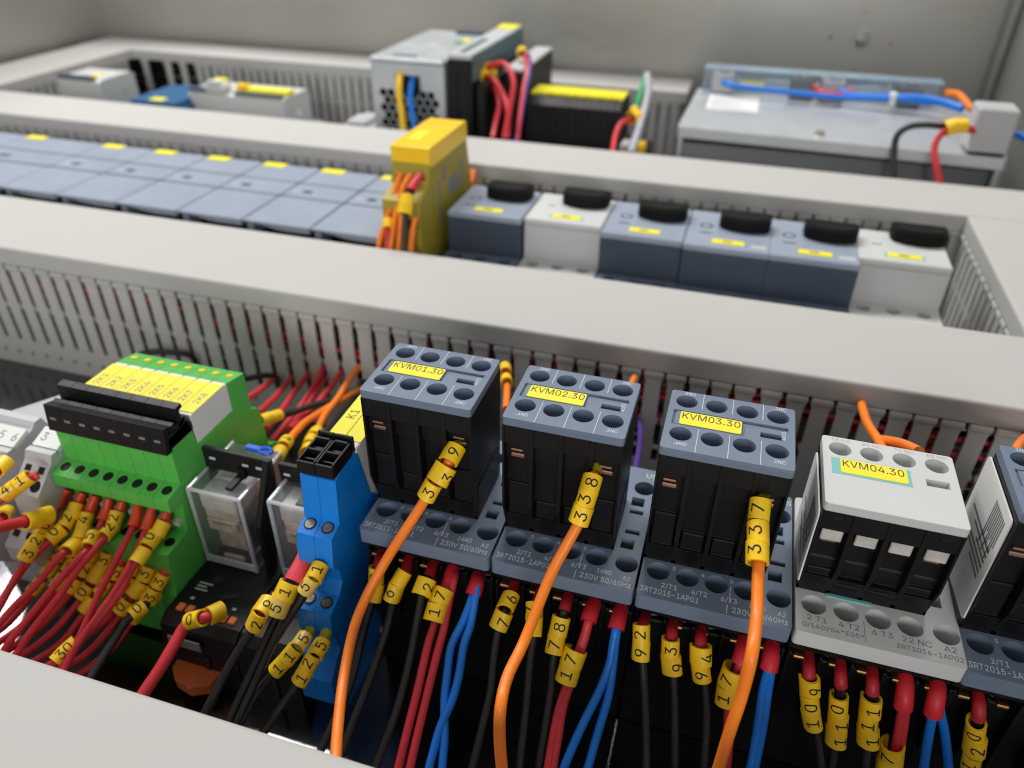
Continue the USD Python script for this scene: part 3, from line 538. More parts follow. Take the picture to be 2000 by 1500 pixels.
# ------------------------------------------------------------------ grey terminal blocks at the left
def terminal(x0, n, y0, z0, label, tag, cap='pale_grey'):
    w = 5.9; x1 = x0 + n * w; t = thing('terminal_block', label, 'terminal block', ((x0 + x1) / 2, y0 + 25, 0), None)
    dz = z0
    prof = [(y0 - 3, 0), (y0 - 4, 18), (y0 - 20, dz - 32), (y0 - 20, dz - 25), (y0 - 14, dz - 20), (y0 - 10, dz - 20), (y0 - 9.5, dz - 8), (y0, dz), (y0 + 1.5, dz + 3.2), (y0 + 4, dz + 3.2), (y0 + 4, dz + 1.4), (y0 + 14, dz + 5), (y0 + 16, dz + 7), (y0 + 19, dz + 7), (y0 + 21, dz + 2), (y0 + 52, dz - 8), (y0 + 58, 0)]
    part('housing', prism_x(prof, x0, x1), cap, t)
    s = np.array([0, 9.5, 8]) / math.hypot(9.5, 8)
    for k in range(n):
        xm = x0 + (k + .5) * w
        o = np.array([xm, y0 - 2.2, dz - 1.9]); part('release_slot', put(slab(rect(-1.3, 1.3, -1.2, 1.4), .02, .14), o, (1, 0, 0), s), 'black_plastic', t)
        o = np.array([xm, y0 - 6.6, dz - 5.6]); part('wire_entry', put(slab(circ(0, 0, 2.2), .02, .14), o, (1, 0, 0), s), 'black_plastic', t)
        o = np.array([xm, y0 - 16, dz - 21.5]); part('release_slot', put(slab(rect(-1.3, 1.3, -1.2, 1.2), .02, .14), o, (1, 0, 0), (0, .8, .6)), 'black_plastic', t)
    sl = np.array([0, 10, 3.6]) / math.hypot(10, 3.6); o = np.array([x0 + .3, y0 + 5, dz + 2.0])
    lb = part('marker_strip', put(slab(rect(0, n * w - .6, 0, 8.2, .4), 0, 1.5), o, (1, 0, 0), sl), 'label_white', t)
    nrm = np.cross((1, 0, 0), sl)
    W = [put(text(c, 3.4), o + nrm * 1.52 + np.array([k * w + 1.4, 0, 0]) + sl * 2.4, (1, 0, 0), sl) for k, c in enumerate(tag) if c.strip()]
    part('lettering', W, 'print_grey', lb)
    return t
terminal(-165.5, 4, -2, 66, 'grey terminal block group numbered 4 5 6 at the left edge', ' 456')
terminal(-133.5, 2, -1, 69, 'small grey terminal block numbered 3 tucked beside the green relays', '3 ')
t = thing('jumper_cap', 'bright blue flat plug between the terminal blocks and the green relays', 'plug', (-131, 22, 60))
part('cap', bx(-141, -121.8, 22, 26, 70, 75, 1), 'pin_blue' if 0 else 'blue_plastic', t)
part('plug', bx(-129, -123, 25.5, 33, 62, 77, 1), 'label_white', t)
wire('red wire with two yellow rings leaving the small grey terminal block', RD, 1.5, [(74, 928), (55, 937), (30, 955), (10, 970), (-30, 995)], [(48, 940, '1', 20), (22, 960, '4', 30)], None, y0=-8, y1=-22, pw=1., mr=3.2)
wire('red wire with a yellow ring at the left edge of the picture', RD, 1.5, [(10, 905), (0, 915), (-30, 940)], [(2, 915, '', 0)], None, y0=-6, y1=-16, pw=1., mr=3.4)
wire('short red wire with a yellow ring low at the left edge', RD, 1.4, [(12, 1000), (2, 1015), (-30, 1050)], [(3, 1008, '', 0)], None, y0=-12, y1=-30, pw=1., mr=3.2)

# ------------------------------------------------------------------ plug-in relays in black sockets
def relay(x0, label, dz=0., withpin=True):
    t = thing('clear_relay', label, 'relay', (x0 + 10.4, 20, 30))
    y0, y1, z0, z1 = 6, 34, 29.5 + dz, 65.5 + dz; x1 = x0 + 20.8; h = 1.0
    part('clear_case', [bx(x0, x1, y0, y1, z1 - h, z1, .5), bx(x0, x0 + h, y0, y1, z0, z1 - h), bx(x1 - h, x1, y0, y1, z0, z1 - h), bx(x0 + h, x1 - h, y0, y0 + h, z0, z1 - h), bx(x0 + h, x1 - h, y1 - h, y1, z0, z1 - h)], 'clear_plastic', t)
    e = .7
    part('case_edges', [cyl((x0, y0, z1), (x1, y0, z1), e, n=8), cyl((x0, y0, z0), (x0, y0, z1), e, n=8), cyl((x1, y0, z0), (x1, y0, z1), e, n=8), cyl((x0, y0, z1), (x0, y1, z1), e, n=8), cyl((x1, y0, z1), (x1, y1, z1), e, n=8), bx(x0 - .4, x1 + .4, y0 - .6, y0 + .4, z0, z0 + 3.4, .3)], 'clear_edge', t, 40)
    part('coil', bx(x0 + 3, x1 - 3, y0 + 4, y1 - 8, z0 + 4, z0 + 20, 1.5), 'armature_brown', t)
    part('contact_carrier', [bx(x0 + 2.2, x1 - 4.5, y0 + 2.2, y1 - 5, z0 + 21, z0 + 25.4, .8), bx(x0 + 2.4, x1 - 6, y0 + 2, y0 + 4, z0 + 15, z0 + 21, .5)], 'armature_brown', t)
    part('yoke', [bx(x1 - 4.2, x1 - 3, y0 + 3, y1 - 6, z0 + 3, z0 + 24), bx(x0 + 2.6, x1 - 4.2, y0 + 2.4, y0 + 3.6, z0 + 20.2, z0 + 20.9, .2)], 'bolt_steel', t)
    part('contact_bridge', [bx(x0 + 2.0, x1 - 4, y0 + 1.6, y1 - 8, z0 + 25.5, z0 + 33, .8), bx(x0 + 5, x1 - 8, y0 + 2.0, y0 + 2.5, z0 + 19, z0 + 19.6), bx(x0 + 6, x1 - 6, y0 + 1.5, y0 + 3, z0 + 1, z0 + 3.5, .4)], 'armature_pale', t)
    if withpin: part('coil_tape', bx(x1 - 2.2, x1 - 1.2, y0 + 14, y1 - 2, z0 + 6, z1 - 3), 'coil_orange', t)
    lb = part('name_label', bx(x0 + (4 if withpin else 1), x1 - (8 if withpin else .5), 20.4, 26, z1 + .02, z1 + .25 + (.8 if withpin else 0)), 'label_yellow', t)
    if not withpin: part('lettering', put(text('A', 3), (x1 - 6, 21.5, z1 + .26)), 'ink_brown', lb)
    return t
def socket(x0, w, label, orange):
    t = thing('relay_socket', label, 'relay socket', (x0 + w / 2, 10, 0))
    x1 = x0 + w
    prof = [(-24.5, 0), (-24.5, 14), (-22.5, 26), (-19, 28.6), (36, 29), (36, 22), (58, 20), (60, 0)]
    part('housing', [prism_x(prof, x0 + .2, x1 - .2)], 'black_plastic', t)
    part('recess', [put(slab(rect(-3.4, 3.4, -1.1, 1.1, 1), 0, .1), (x0 + w * .60, -7, 28.9), (.9, .43, 0), (-.43, .9, 0)), put(slab(circ(0, 0, 2), 0, .1), (x0 + w * .33, -1, 28.95)), bx(x0 + w * .55, x0 + w * .62, -25.0, -24.3, 4, 16)], 'ink', t)
    if orange:
        for fx in (.22, .78):
            for d in (-1.9, 1.9): part('release_button', [bx(x0 + w * fx + d - 1.4, x0 + w * fx + d + 1.4, -17.6, -14.4, 28.0, 29.6, .4)], 'button_orange', t)
        W = [slab(rect(x0 + w * .14, x0 + w * .14 + (5.2, 4, 5.6)[k], -7.5 + k * 1.5, -6.8 + k * 1.5), 28.97, 29.05) for k in range(3)] + [slab(rect(x0 + w * f_, x0 + w * f_ + 1.6, -12, -10.8), 28.97, 29.05) for f_ in (.18, .74)]
        part('print', W, 'pale_grey', t)
        part('marking_plate', bx(x0 + 4, x0 + w * .55, -24.8, -24.3, 19, 23.4), 'print_grey', t)
        ft = [(x0 + 4.5, -24), (x1 - 8, -24), (x1 - 9, -30.5), (x1 - 15, -33.5), (x0 + 9, -32), (x0 + 5, -28)]
        f = part('release_foot', slab(sg.Polygon(ft).buffer(-1).buffer(1), 5.5, 10), 'lever_orange', t)
    # retaining bracket of the relay
    yb = 17.5
    br = [bx(x0 + .8, x1 - 2.0, yb, yb + 2, 66, 75.4, .3), bx(x0 + .8, x0 + 4, yb + .2, yb + 1.8, 29, 66), bx(x1 - 4.2, x1 - 2.2, yb + .3, yb + 1.7, 58, 66)]
    br += [prism_x([(6, 29.5), (10, 29.5), (19.5, 66), (19.5, 75), (17.4, 75.4), (8, 58), (6, 54)], x1 - 4.6, x1 - 2.6), bx(x0 + w * .5, x0 + w * .5 + 3, 8, 18, 66.6, 68, .3), bx(x0 + w * .5, x0 + w * .5 + 3, 16, 18, 66, 70)]
    p = part('bracket', br, 'black_plastic', t)
    part('catch', [bx(x0 + w * f_, x0 + w * f_ + 2.6, yb - .5, yb - .05, 70.8, 72, .2) for f_ in (.12, .56, .74)], 'pale_grey', p)
    return t
socket(-71.3, 31, 'black relay socket with orange push buttons next to the green modules', True)
relay(-70.1, 'clear relay with brown coil right beside the green modules')
t = thing('release_pin', 'small bright blue ring tab behind the black relay bracket', 'pin', (-50, 21, 75))
o = np.array([-49.5, 22, 76.]); th = np.linspace(0, 2 * np.pi, 17)
part('ring', [tube(np.c_[o[0] + 2.4 * np.cos(th) + 3, o[1] + 1.5 * np.sin(th), o[2] + 0 * th], .8, 8, caps=False), bx(o[0] - 5, o[0] + 1, o[1] - 1.3, o[1] + 1.3, o[2] - .8, o[2] + .8, .4)], 'pin_blue', t, 40)
socket(-40, 24, 'black relay socket half hidden by the blue relays', False)
relay(-36.9, 'clear relay with a yellow tag beside the blue relay sockets', 3.0, False)
# wires into the socket
wire('red wire curving from the orange buttons of the black socket', RD, 2.0, [(436, 1188), (420, 1200), (398, 1207), (378, 1213), (360, 1226), (342, 1256), (312, 1307), (280, 1355), (240, 1420)], [(420, 1198, '', 50), (386, 1212, '0', 10)], None, y0=-18, y1=-84, pw=1.15, mr=3.3)

# ------------------------------------------------------------------ slim blue relay sockets
XB = -15.6
for i in range(2):
    x0 = XB + i * 6.2 + .06; x1 = x0 + 6.08; xm = (x0 + x1) / 2
    t = thing('blue_relay_socket', ['slim blue relay socket labelled K1 with black clip, left of the pair', 'slim blue relay socket with black clip, right of the pair beside KVM01.30'][i], 'relay socket', (xm, 20, 0), 'slim blue relay sockets')
    prof = [(-24, 10), (-24, 22), (-19, 28), (-15.5, 30), (-18.5, 40.5), (-18, 49), (-11, 51), (-8, 55), (-9, 61), (-11.8, 64.6), (-10.2, 75.6), (-4.6, 77.4), (-3.0, 93.5), (0, 95), (9, 95), (12, 93), (17, 72), (23, 66), (42, 79), (54, 82), (55, 88), (60, 88), (60, 20), (40, 0), (-18, 0)]
    part('housing', prism_x(prof, x0, x1), 'blue_plastic', t)
    for (y, z, s) in ((-6.6, 76.7, (0, .952, .30)), (-14.2, 50.2, (0, .96, .275))):
        part('terminal_screw', put(slab(circ(0, 0, 2.1), .02, .16), (xm, y, z), (1, 0, 0), s), 'ink', t)
        part('terminal_screw', put(CAT([slab(circ(0, 0, 1.6), .17, .35).copy(), slab(rect(-1.4, 1.4, -.25, .25), .36, .4)]), (xm, y, z), (1, 0, 0), s), 'screw_steel', t)
        W = [put(text(q, 1.1), (xm - 1.8, y - 3.0 - 1.5 * k + 1.2, z - .95 - .4 * k + .1), (1, 0, 0), s) for k, q in enumerate((['A1', 'A2'][i],))]
        part('print', W, 'print_white', t)
    part('relay', bx(x0 + .15, x1 - .15, 11.2, 54, 62, 95.5, .4), 'relay_white', t)
    lb = part('name_label', slab(rect(x0 + .1, x1 - .1, 14.5, 44, .8), 95.52, 95.75), 'label_yellow', t)
    part('lettering', put(text('K%d' % (i + 1), 3.1), (xm + 1.5, 25, 95.76), (0, 1, 0), (-1, 0, 0)), 'ink_brown', lb)
    c = [bx(x0, x1, -3.8, -2.8, 94.8, 99.6, .2), bx(x0, x0 + .8, -2.8, 8.6, 94.8, 99.8, .15), bx(x1 - .8, x1, -2.8, 8.6, 94.8, 99.8, .15), bx(x0 + .8, x1 - .8, 2.4, 3.3, 95, 99.8, .15), bx(x0 + .8, x1 - .8, 7.7, 8.7, 95, 100.2, .15), bx(x0, x1, 9.8, 11, 95, 101, .3), bx(x0 + .8, x1 - .8, 8.6, 9.8, 95, 98), bx(x0 + .8, x1 - .8, -2.8, 8.6, 94.9, 96), bx(x0 + .8, x1 - .8, -.6, .2, 95, 98.4, .1), bx(x0 + .8, x1 - .8, 4.6, 6.2, 95, 98, .1)]
    part('clip', c, 'black_plastic', t)
pairw('pair of black wires with a pink ferrule and ring numbers 1 and 5', BL, 'pink', [(600, 1083, -8), (588, 1108, -12), (572, 1140, -17), (556, 1172, -22), (532, 1222, -31), (492, 1310, -49), (455, 1390, -68), (425, 1455, -84)],
      [(594, 1108, -12), (582, 1140, -17), (566, 1174, -22), (545, 1225, -31), (508, 1310, -49), (472, 1390, -68), (440, 1455, -84)], [(567, 1155, '1', 6), (553, 1182, '5', 10, 1)])
wire('black wire with an olive ferrule and a pale ring in the right blue socket', BL, 1.4, [(640, 1085, -8), (627, 1108, -12), (612, 1135, -17), (590, 1168, -23), (550, 1230, -34), (512, 1290, -48), (465, 1370, -66), (430, 1440, -82)], [(619, 1120, '1', 10), (608, 1145, '5', 20, 1)], 'olive')
wire('black wire with a dark red ferrule left of the blue sockets', BL, 1.5, [(538, 1158), (527, 1173), (510, 1197), (494, 1228), (450, 1298), (408, 1378), (370, 1450)], [(517, 1186, '9', -10), (503, 1210, '2', -10)], 'red', y0=-20, y1=-84, pw=1.1)
wire('black wire in the lower terminal of the left blue socket', BL, 1.4, [(612, 1222, -17), (600, 1240, -20), (587, 1258, -24), (567, 1282, -30), (548, 1302, -36), (525, 1325, -43), (498, 1360, -56), (470, 1410, -76)], [(589, 1256, '5', 0, 1), (571, 1278, '1', 0), (552, 1299, '1', 0)], 'olive')
wire('black wire in the lower terminal of the right blue socket', BL, 1.4, [(642, 1226, -17), (632, 1250, -21), (621, 1274, -26), (606, 1298, -32), (592, 1322, -38), (575, 1346, -45), (545, 1385, -58), (510, 1435, -78)], [(623, 1270, '5', 0), (609, 1293, '2', 14), (593, 1320, '1', 0)], 'olive')

# ------------------------------------------------------------------ wires between the row and the duct behind it
BK = [('red wire behind the green relays, nearest to their last module', RD, [(541, 735), (510, 760), (480, 780)]), ('red wire second from the green relays, leaving the duct', RD, [(571, 735), (543, 769), (505, 806)]),
      ('red wire running past the black ringed wire behind the relays', RD, [(605, 727), (571, 771), (544, 810), (520, 838)]), ('red wire in the middle of the fan behind the clear relays', RD, [(632, 718), (608, 762), (583, 799), (548, 840), (530, 862)]),
      ('red wire doubling the middle one of the fan', RD, [(637, 735), (615, 770), (590, 806), (560, 842)]), ('red wire of the fan nearest to the orange wires', RD, [(668, 724), (646, 756), (621, 786), (592, 815), (566, 838)])]
for l_, m_, P in BK: wire(l_, m_, 1.5, P, (), None, y0=131.5, y1=70, pw=1., group='red wires fanning out of the duct')
wire('black wire with two yellow rings behind the clear relays', BL, 1.5, [(650, 782), (620, 789), (597, 796), (570, 806), (548, 811), (512, 822)], [(537, 815, '', 0), (518, 821, '', 10)], None, y0=100, y1=64, pw=1.)
wire('orange wire with yellow rings behind the second clear relay', 'wire_orange', 1.6, [(702, 715), (682, 742), (661, 776), (634, 812), (620, 840), (606, 866), (596, 890)], [(613, 850, '', 0), (606, 866, '', 10), (600, 880, '', 0)], None, y0=131.5, y1=52, pw=1., group='orange wires')
wire('orange wire with a ring numbered 4 crossing towards the clear relay', 'wire_orange', 1.6, [(720, 752), (690, 769), (656, 787), (627, 805), (597, 824), (577, 844), (558, 868), (540, 895)], [(556, 870, '4', 10), (543, 891, '', 0)], None, y0=125, y1=44, pw=1., mr=3.4, group='orange wires')
wire('thick black wire leaving the duct beside label K1', BL, 2.0, [(712, 748), (690, 779), (664, 812), (634, 850)], (), None, y0=129, y1=66, pw=1.)
wire('black wire bowing over the green relays in front of the duct', BL, 1.6, [(250, 706), (285, 689), (330, 688), (365, 692), (380, 703), (384, 722)], (), None, y0=110, y1=129, pw=1.)
wire('short black wire behind the last green relay module', BL, 1.5, [(470, 742), (495, 737), (520, 733), (538, 737), (543, 752)], (), None, y0=110, y1=128, pw=1.)
wire('orange wire bent from the duct to the back of KVM04.30', 'wire_orange', 1.7, [(1684, 775), (1683, 790), (1694, 826), (1716, 862), (1735, 905)], (), None, y0=134, y1=62, pw=1., group='orange wires')
wire('orange wire end behind the top edge of KVM04.30', 'wire_orange', 1.7, [(1714, 858), (1740, 862), (1765, 868), (1795, 882)], (), None, y0=92, y1=60, pw=1., group='orange wires')
wire('violet wire between KVM02.30 and KVM03.30', 'wire_violet', 1.2, [(1249, 820), (1251, 845), (1248, 880), (1240, 920)], (), None, y0=120, y1=62, pw=1.)
wire('orange wire peeping out behind the top corner of KVM02.30', 'wire_orange', 1.5, [(1239, 738), (1233, 752), (1215, 800)], (), None, y0=122, y1=70, pw=1., group='orange wires')
wire('yellow-ringed wire peeping out behind KVM01.30', 'wire_orange', 1.5, [(985, 716), (990, 738), (990, 765), (988, 800)], [(988, 728, '', 0), (988, 748, '', 0)], None, y0=112, y1=70, pw=1., group='orange wires')
wire('orange wire end at the right edge behind the last contactor', 'wire_orange', 1.6, [(2010, 850), (1995, 862), (1985, 880), (1990, 900)], (), None, y0=125, y1=80, pw=1., group='orange wires')
# long wires lying inside the duct behind the contactors, seen through its slots
cols = [RD] * 9 + [BL] * 6 + [BU, 'wire_orange', 'wire_violet', BL, RD, 'wire_grey', RD]
for i, m_ in enumerate(cols):
    yb = 133.2 + 3.4 * (i % 3) + 9 * (i >= 12) * hash_(i); zb = 6 + 55 * ((i * .618) % 1)
    P = [(xx, yb + 1.2 * math.sin(xx * .02 + i), zb + 6 * math.sin(xx * .013 + i * 1.7) + 3 * math.sin(xx * .041 + i)) for xx in range(-390, 325, 24)]
    P = [(a, max(b, 133.2), min(max(c, 4), 64)) for a, b, c in P]
    c_ = m_.split('_')[1]
    wire('%s wire lying inside the duct behind the contactors, seen through the slots' % c_, m_, 1.3, P, raw=True, group='%s wires inside the duct' % c_)

# ------------------------------------------------------------------ middle row: grey modules with hinged covers
edges = [-497, -428, -358, -313, -268, -223, -178, -133]; edges2 = edges[1:] + [-88]
for i, (a, b) in enumerate(zip(edges, edges2)):
    a += .55; b -= .55; w = b - a
    lab = ['wide grey-blue control module at the left edge of the middle row', 'wide grey-blue control module, second from the left edge', 'grey-blue narrow control module right of the wide ones', 'grey-blue control module, second of the narrow ones', 'grey-blue control module, third of the narrow ones', 'grey-blue control module, fourth of the narrow ones', 'grey-blue control module, second left of the yellow relay', 'grey-blue control module touching the yellow relay'][i]
    t = thing('control_module', lab, 'control module', ((a + b) / 2, 254, 0), 'grey control modules in the middle row')
    part('housing', [bx(a + .5, b - .5, 230, 303, 0, 69.5, .5), bx(a, b, 251.6, 273.8, 69.5, 76, .8), bx(a, a + 4.5, 211, 230, 20, 73.1, .5)], 'light_slate', t)
    part('front_recess', bx(a + 5, b - .5, 222, 230, 10, 68), 'black_plastic', t)
    # front cover with a wavy lower edge
    k = w / 45
    low = prism_y(sg.Polygon([(a, 76), (b, 76), (b, 72.2), (a + 30 * k, 72), (a + 22 * k, 72.6), (a + 14 * k, 74.2), (a + 6 * k, 74.9), (a, 75.0)]), 207.5, 210)
    part('front_cover', [bx(a, b, 209.8, 249.4, 73.6, 76, .7), low], 'light_slate', t)
    part('rear_cover', [bx(a, b, 275.6, 304, 70, 76, .6)], 'light_slate', t)
    part('status_window', [bx(a + 11 * k, a + 17 * k, 258, 262.5, 75.95, 76.2, .1)], 'dark_slate', t)
    part('logo_print', put(text('S7', 2.6) if 0 else slab(rect(0, 5, 0, 2.2, .8), 0, .05), (a + 3, 259, 76.02)), 'pale_grey', t)
    part('name_label', bx(a + 2.5, a + 19, 297, 304.4, 76.02, 76.5), 'label_yellow', t)

# ------------------------------------------------------------------ yellow safety relay
t = thing('safety_relay', 'yellow safety relay module with orange wires, standing tall in the middle row', 'safety relay', (-75, 255, 0))
X0, X1 = -86.2, -63.2
prof = [(226, 117), (223.6, 108), (221.5, 104), (209, 98.5), (207.5, 40), (207.5, 0), (310, 0), (310, 62), (300, 80), (291, 84), (284, 112), (284, 117)]
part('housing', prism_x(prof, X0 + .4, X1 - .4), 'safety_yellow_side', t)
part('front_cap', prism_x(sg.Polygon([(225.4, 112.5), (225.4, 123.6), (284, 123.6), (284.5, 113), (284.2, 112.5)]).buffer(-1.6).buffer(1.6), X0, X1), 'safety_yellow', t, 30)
part('bar_code_print', [bx(X1 - .38, X1 - .3, 252, 268, 88, 98)], 'print_grey', t)
for b_ in ((236, 239, 76, 102), (272, 276, 86, 104), (243, 249, 100, 108)): part('side_print', bx(X1 - .38, X1 - .32, *b_), 'print_grey', t)
for k in range(3): part('terminal', bx(X0 + 3 + k * 6.4, X0 + 7.6 + k * 6.4, 222.8, 225.2, 104.5, 107.8), 'ink', t)
for k in range(3): part('terminal', bx(X0 + 3 + k * 6.4, X0 + 7.6 + k * 6.4, 207.2, 209.0, 84, 88.5), 'ink', t)
part('front_sticker', put(slab(rect(-9, 9, -3.5, 3.5, .5), 0, .15), (-78, 247, 123.65), (0, 1, 0), (-1, 0, 0)), 'label_yellow', t)
part('rear_terminal', prism_x([(291, 66), (291, 84), (297, 90), (303, 70), (300, 62)], X1 - 6, X1 + .8), 'button_orange', t)
so = 'orange wires of the yellow safety relay'
wire('orange wire leaving the upper left terminal of the yellow relay', 'wire_orange', 1.5, [(783, 338, 222), (772, 370, 216), (757, 420, 208), (742, 470, 200), (735, 520, 193)], group=so)
wire('orange wire leaving the upper middle terminal of the yellow relay', 'wire_orange', 1.5, [(803, 340, 222), (788, 365, 216), (775, 410, 208), (766, 460, 200), (758, 520, 193)], group=so)
wire('black wire with a red ferrule and yellow ring on the yellow relay', BL, 1.6, [(822, 342, 221), (810, 358, 214), (798, 385, 206), (792, 430, 199), (788, 500, 192)], [(796, 392, '', 0), (794, 408, '', 0)], 'twin', mr=4.2)
wire('orange wire in the lower left terminal of the yellow relay', 'wire_orange', 1.5, [(784, 420, 206), (781, 450, 203), (777, 510, 194)], group=so)
wire('orange wire in the lower right terminal of the yellow relay', 'wire_orange', 1.5, [(812, 425, 206), (806, 455, 203), (800, 520, 194)], group=so)
wire('red wire stub with a yellow ring left of the yellow relay', RD, 1.5, [(758, 425, 206), (757, 455, 200), (752, 510, 194)], [(757, 437, '', 0)], None)

# ------------------------------------------------------------------ rotary motor protection switches
MS = [(-58.6, 235, 0), (-13.4, 238, 1), (31.6, 232, 0), (76.2, 230, 0), (120, 230, 0), (164, 240, 1)]
for i, (x, yf, w) in enumerate(MS):
    lab = ['slate rotary switch next to the yellow relay', 'white rotary switch between two slate ones', 'slate rotary switch right of the first white one', 'slate rotary switch, middle of the three in a row', 'slate rotary switch left of the last white one', 'white rotary switch at the right end of the row'][i]
    t = thing('motor_switch', lab, 'rotary switch', (x + 22.3, 260, 0), 'motor protection switches'); a, b = x + .25, x + 44.6; zt = 86
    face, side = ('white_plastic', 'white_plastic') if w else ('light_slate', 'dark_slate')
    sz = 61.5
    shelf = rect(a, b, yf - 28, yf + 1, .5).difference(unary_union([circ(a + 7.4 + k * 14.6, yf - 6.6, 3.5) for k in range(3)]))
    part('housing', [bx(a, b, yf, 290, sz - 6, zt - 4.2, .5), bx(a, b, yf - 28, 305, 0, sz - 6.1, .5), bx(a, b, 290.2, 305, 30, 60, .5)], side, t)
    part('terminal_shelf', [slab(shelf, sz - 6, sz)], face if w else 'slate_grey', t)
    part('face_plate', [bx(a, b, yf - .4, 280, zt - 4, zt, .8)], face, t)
    for k in range(3): part('terminal_screw', slab(circ(a + 7.4 + k * 14.6, yf - 6.6, 3.4), sz - 6.05, sz - 5.6), 'pale_grey' if w else 'ink', t)
    kx, ky, kr = x + 30.5, 255, 12.6
    kx = x + 28 + .7 * i; ky = yf + 29.5
    o_ = rect(kx - 13.6, kx + 13.6, ky, ky + 9.5).union(sg.Polygon([(kx - 13.6, ky + 1)] + [(kx + 13.6 * c, ky - 6.5 * math.sqrt(max(0, 1 - c * c))) for c in np.linspace(-.93, .93, 15)] + [(kx + 13.6, ky + 1)]))
    part('knob', [slab(o_.buffer(-1).buffer(1, quad_segs=3), zt, zt + 6.4), slab(o_.buffer(-1.6), zt + 6.3, zt + 7.2)], 'knob_black', t, 30)
    lb = part('name_label', slab(rect(x + 14.6, x + 31.2, yf + 5.0, yf + 10.4, .5), zt + .02, zt + .3), 'label_yellow', t)
    part('lettering', put(text('QM%d' % (i + 1), 2.0) if 0 else slab(rect(0, 5, 0, 1.4), 0, .04), (x + 20, yf + 7.2, zt + .31)), 'ink_brown', lb)
    if not w:
        part('symbol', [put(slab(circ(0, 0, 3.6).difference(circ(0, 0, 2.4)), 0, .05), (x + 10, 258, zt)), slab(rect(x + 7, x + 13.5, 247, 248.6), zt, zt + .05)], 'dark_slate', t)
        if i > 2: part('small_plate', slab(rect(x + 34.5, x + 42.5, yf + 3, yf + 8, .4), zt + .02, zt + .2), 'pale_grey', t)
    else:
        part('symbol', [slab(rect(x + 8, x + 13, 260, 261.5), zt, zt + .05)], 'print_grey', t)
        part('label_edge', slab(rect(x + 13.2, x + 32.6, yf + 4.8, yf + 10.6), zt - .2, zt + .015), 'teal_print', t)

# ------------------------------------------------------------------ far row
def at_rect(u0, v0, u1, v1, z): pass
t = thing('circuit_breaker', 'white circuit breaker at the far left corner', 'circuit breaker', (-520, 480, 0))
part('housing', [prism_x([(455, 0), (455, 40), (468, 44), (468, 74), (472, 76), (512, 76), (516, 74), (516, 44), (530, 40), (530, 0)], -555, -505)], 'white_plastic', t)
part('toggle_strip', bx(-555, -512, 468.5, 474, 75.6, 78.5, .6), 'dark_slate', t)
part('name_label', bx(-528, -518, 476, 490, 76.05, 76.6), 'label_yellow', t)
part('side_screw', [put(slab(circ(0, 0, 2.6), 0, .6), (-505, 498, 62), (0, 1, 0), (0, 0, 1))], 'pale_grey', t)
t = thing('blue_module', 'low dark blue module between the far white breakers', 'module', (-415, 455, 0))
part('housing', bx(-452, -398, 425, 520, 0, 66, 1.5), 'device_blue', t); part('cover', bx(-450, -400, 440, 500, 66, 70, 1.5), 'device_blue', t)
part('name_label', bx(-430, -416, 442, 452, 70.05, 70.7), 'label_yellow', t)
t = thing('circuit_breaker', 'wide white breaker unit with yellow label strip in the far row', 'circuit breaker', (-345, 480, 0))
part('housing', [prism_x([(440, 0), (440, 44), (463, 48), (463, 74), (466, 76), (504, 76), (508, 74), (508, 46), (530, 40), (530, 0)], -402, -302)], 'white_plastic', t)
for b_ in ((-402, -383, 463.5, 470, 75.8, 79, .6), (-354, -304, 463.5, 468.5, 75.8, 78.4, .6)): part('toggle_strip', bx(*b_), 'dark_slate', t)
part('test_lever', [bx(-384, -362, 462, 476, 76, 84, 2), bx(-380, -366, 463, 470, 84, 86)], 'white_plastic', t)
part('name_label', bx(-384, -372, 478, 486, 76.1, 84), 'label_yellow', t)
part('label_strip', bx(-348, -303, 472, 484, 76.05, 80, .5), 'label_yellow', t)
part('warning_tag', bx(-356, -345, 472, 480, 76.05, 83, 1), 'sleeve_yellow', t)
part('logo', [put(slab(circ(0, 0, 4).union(rect(-4, 4, -1.5, 1.5)), 0, .5), (-302, 486, 58), (0, 1, 0), (0, 0, 1))], 'label_white', t)
t = thing('end_stop', 'pale grey clamp piece in front of the silver power supply', 'rail clamp', (-205, 440, 0))
part('clamp', [bx(-226, -199, 424, 470, 0, 70, 2), bx(-222, -204, 426, 450, 70, 74, 1.5)], 'pale_grey', t)

# silver power supply
t = thing('power_supply', 'silver metal power supply with honeycomb vents and two thick wires', 'power supply', (-165, 490, 0))
front = sg.box(-196.5, 2, -134.5, 121)
hexes = []
for r in range(9):
    for c in range(8):
        cx, cz = -187.5 + c * 6.9 + (3.45 if r % 2 else 0), 51 + r * 5.9
        if cx < -141: hexes.append(sg.Polygon([(cx + 3.5 * math.sin(a), cz + 3.5 * math.cos(a)) for a in np.arange(6) * math.pi / 3]))
front = front.difference(unary_union(hexes + [sg.box(-176, 99, -155, 112.5)]))
part('front_panel', prism_y(front, 430, 431.5), 'tin_grey', t)
part('inner_shell', bx(-195, -136, 440, 552, 2, 120), 'black_plastic', t)
for b_ in ((-197, -195.3), (-135.8, -134.4)): part('side_panel', bx(*b_, 431.6, 556, 2, 121), 'tin_grey', t)
part('top_panel', [bx(-197.2, -134.2, 428.6, 556, 121.2, 125.2, 1.6)], 'tin_grey', t)
part('top_slot', bx(-180, -160, 436, 440, 125.22, 125.6), 'dark_slate', t); part('rear_catch', bx(-165, -136, 540, 550, 125.22, 128, .6), 'dark_slate', t)
part('status_lamp', bx(-152, -145, 498, 506, 125.22, 125.9, .3), 'wire_green', t)
part('name_label', bx(-149, -142, 508, 518, 125.22, 126), 'label_yellow', t)
part('badge', put(slab(circ(0, 0, 6), 0, .3), (-166, 486, 125.2)), 'pale_grey', t)
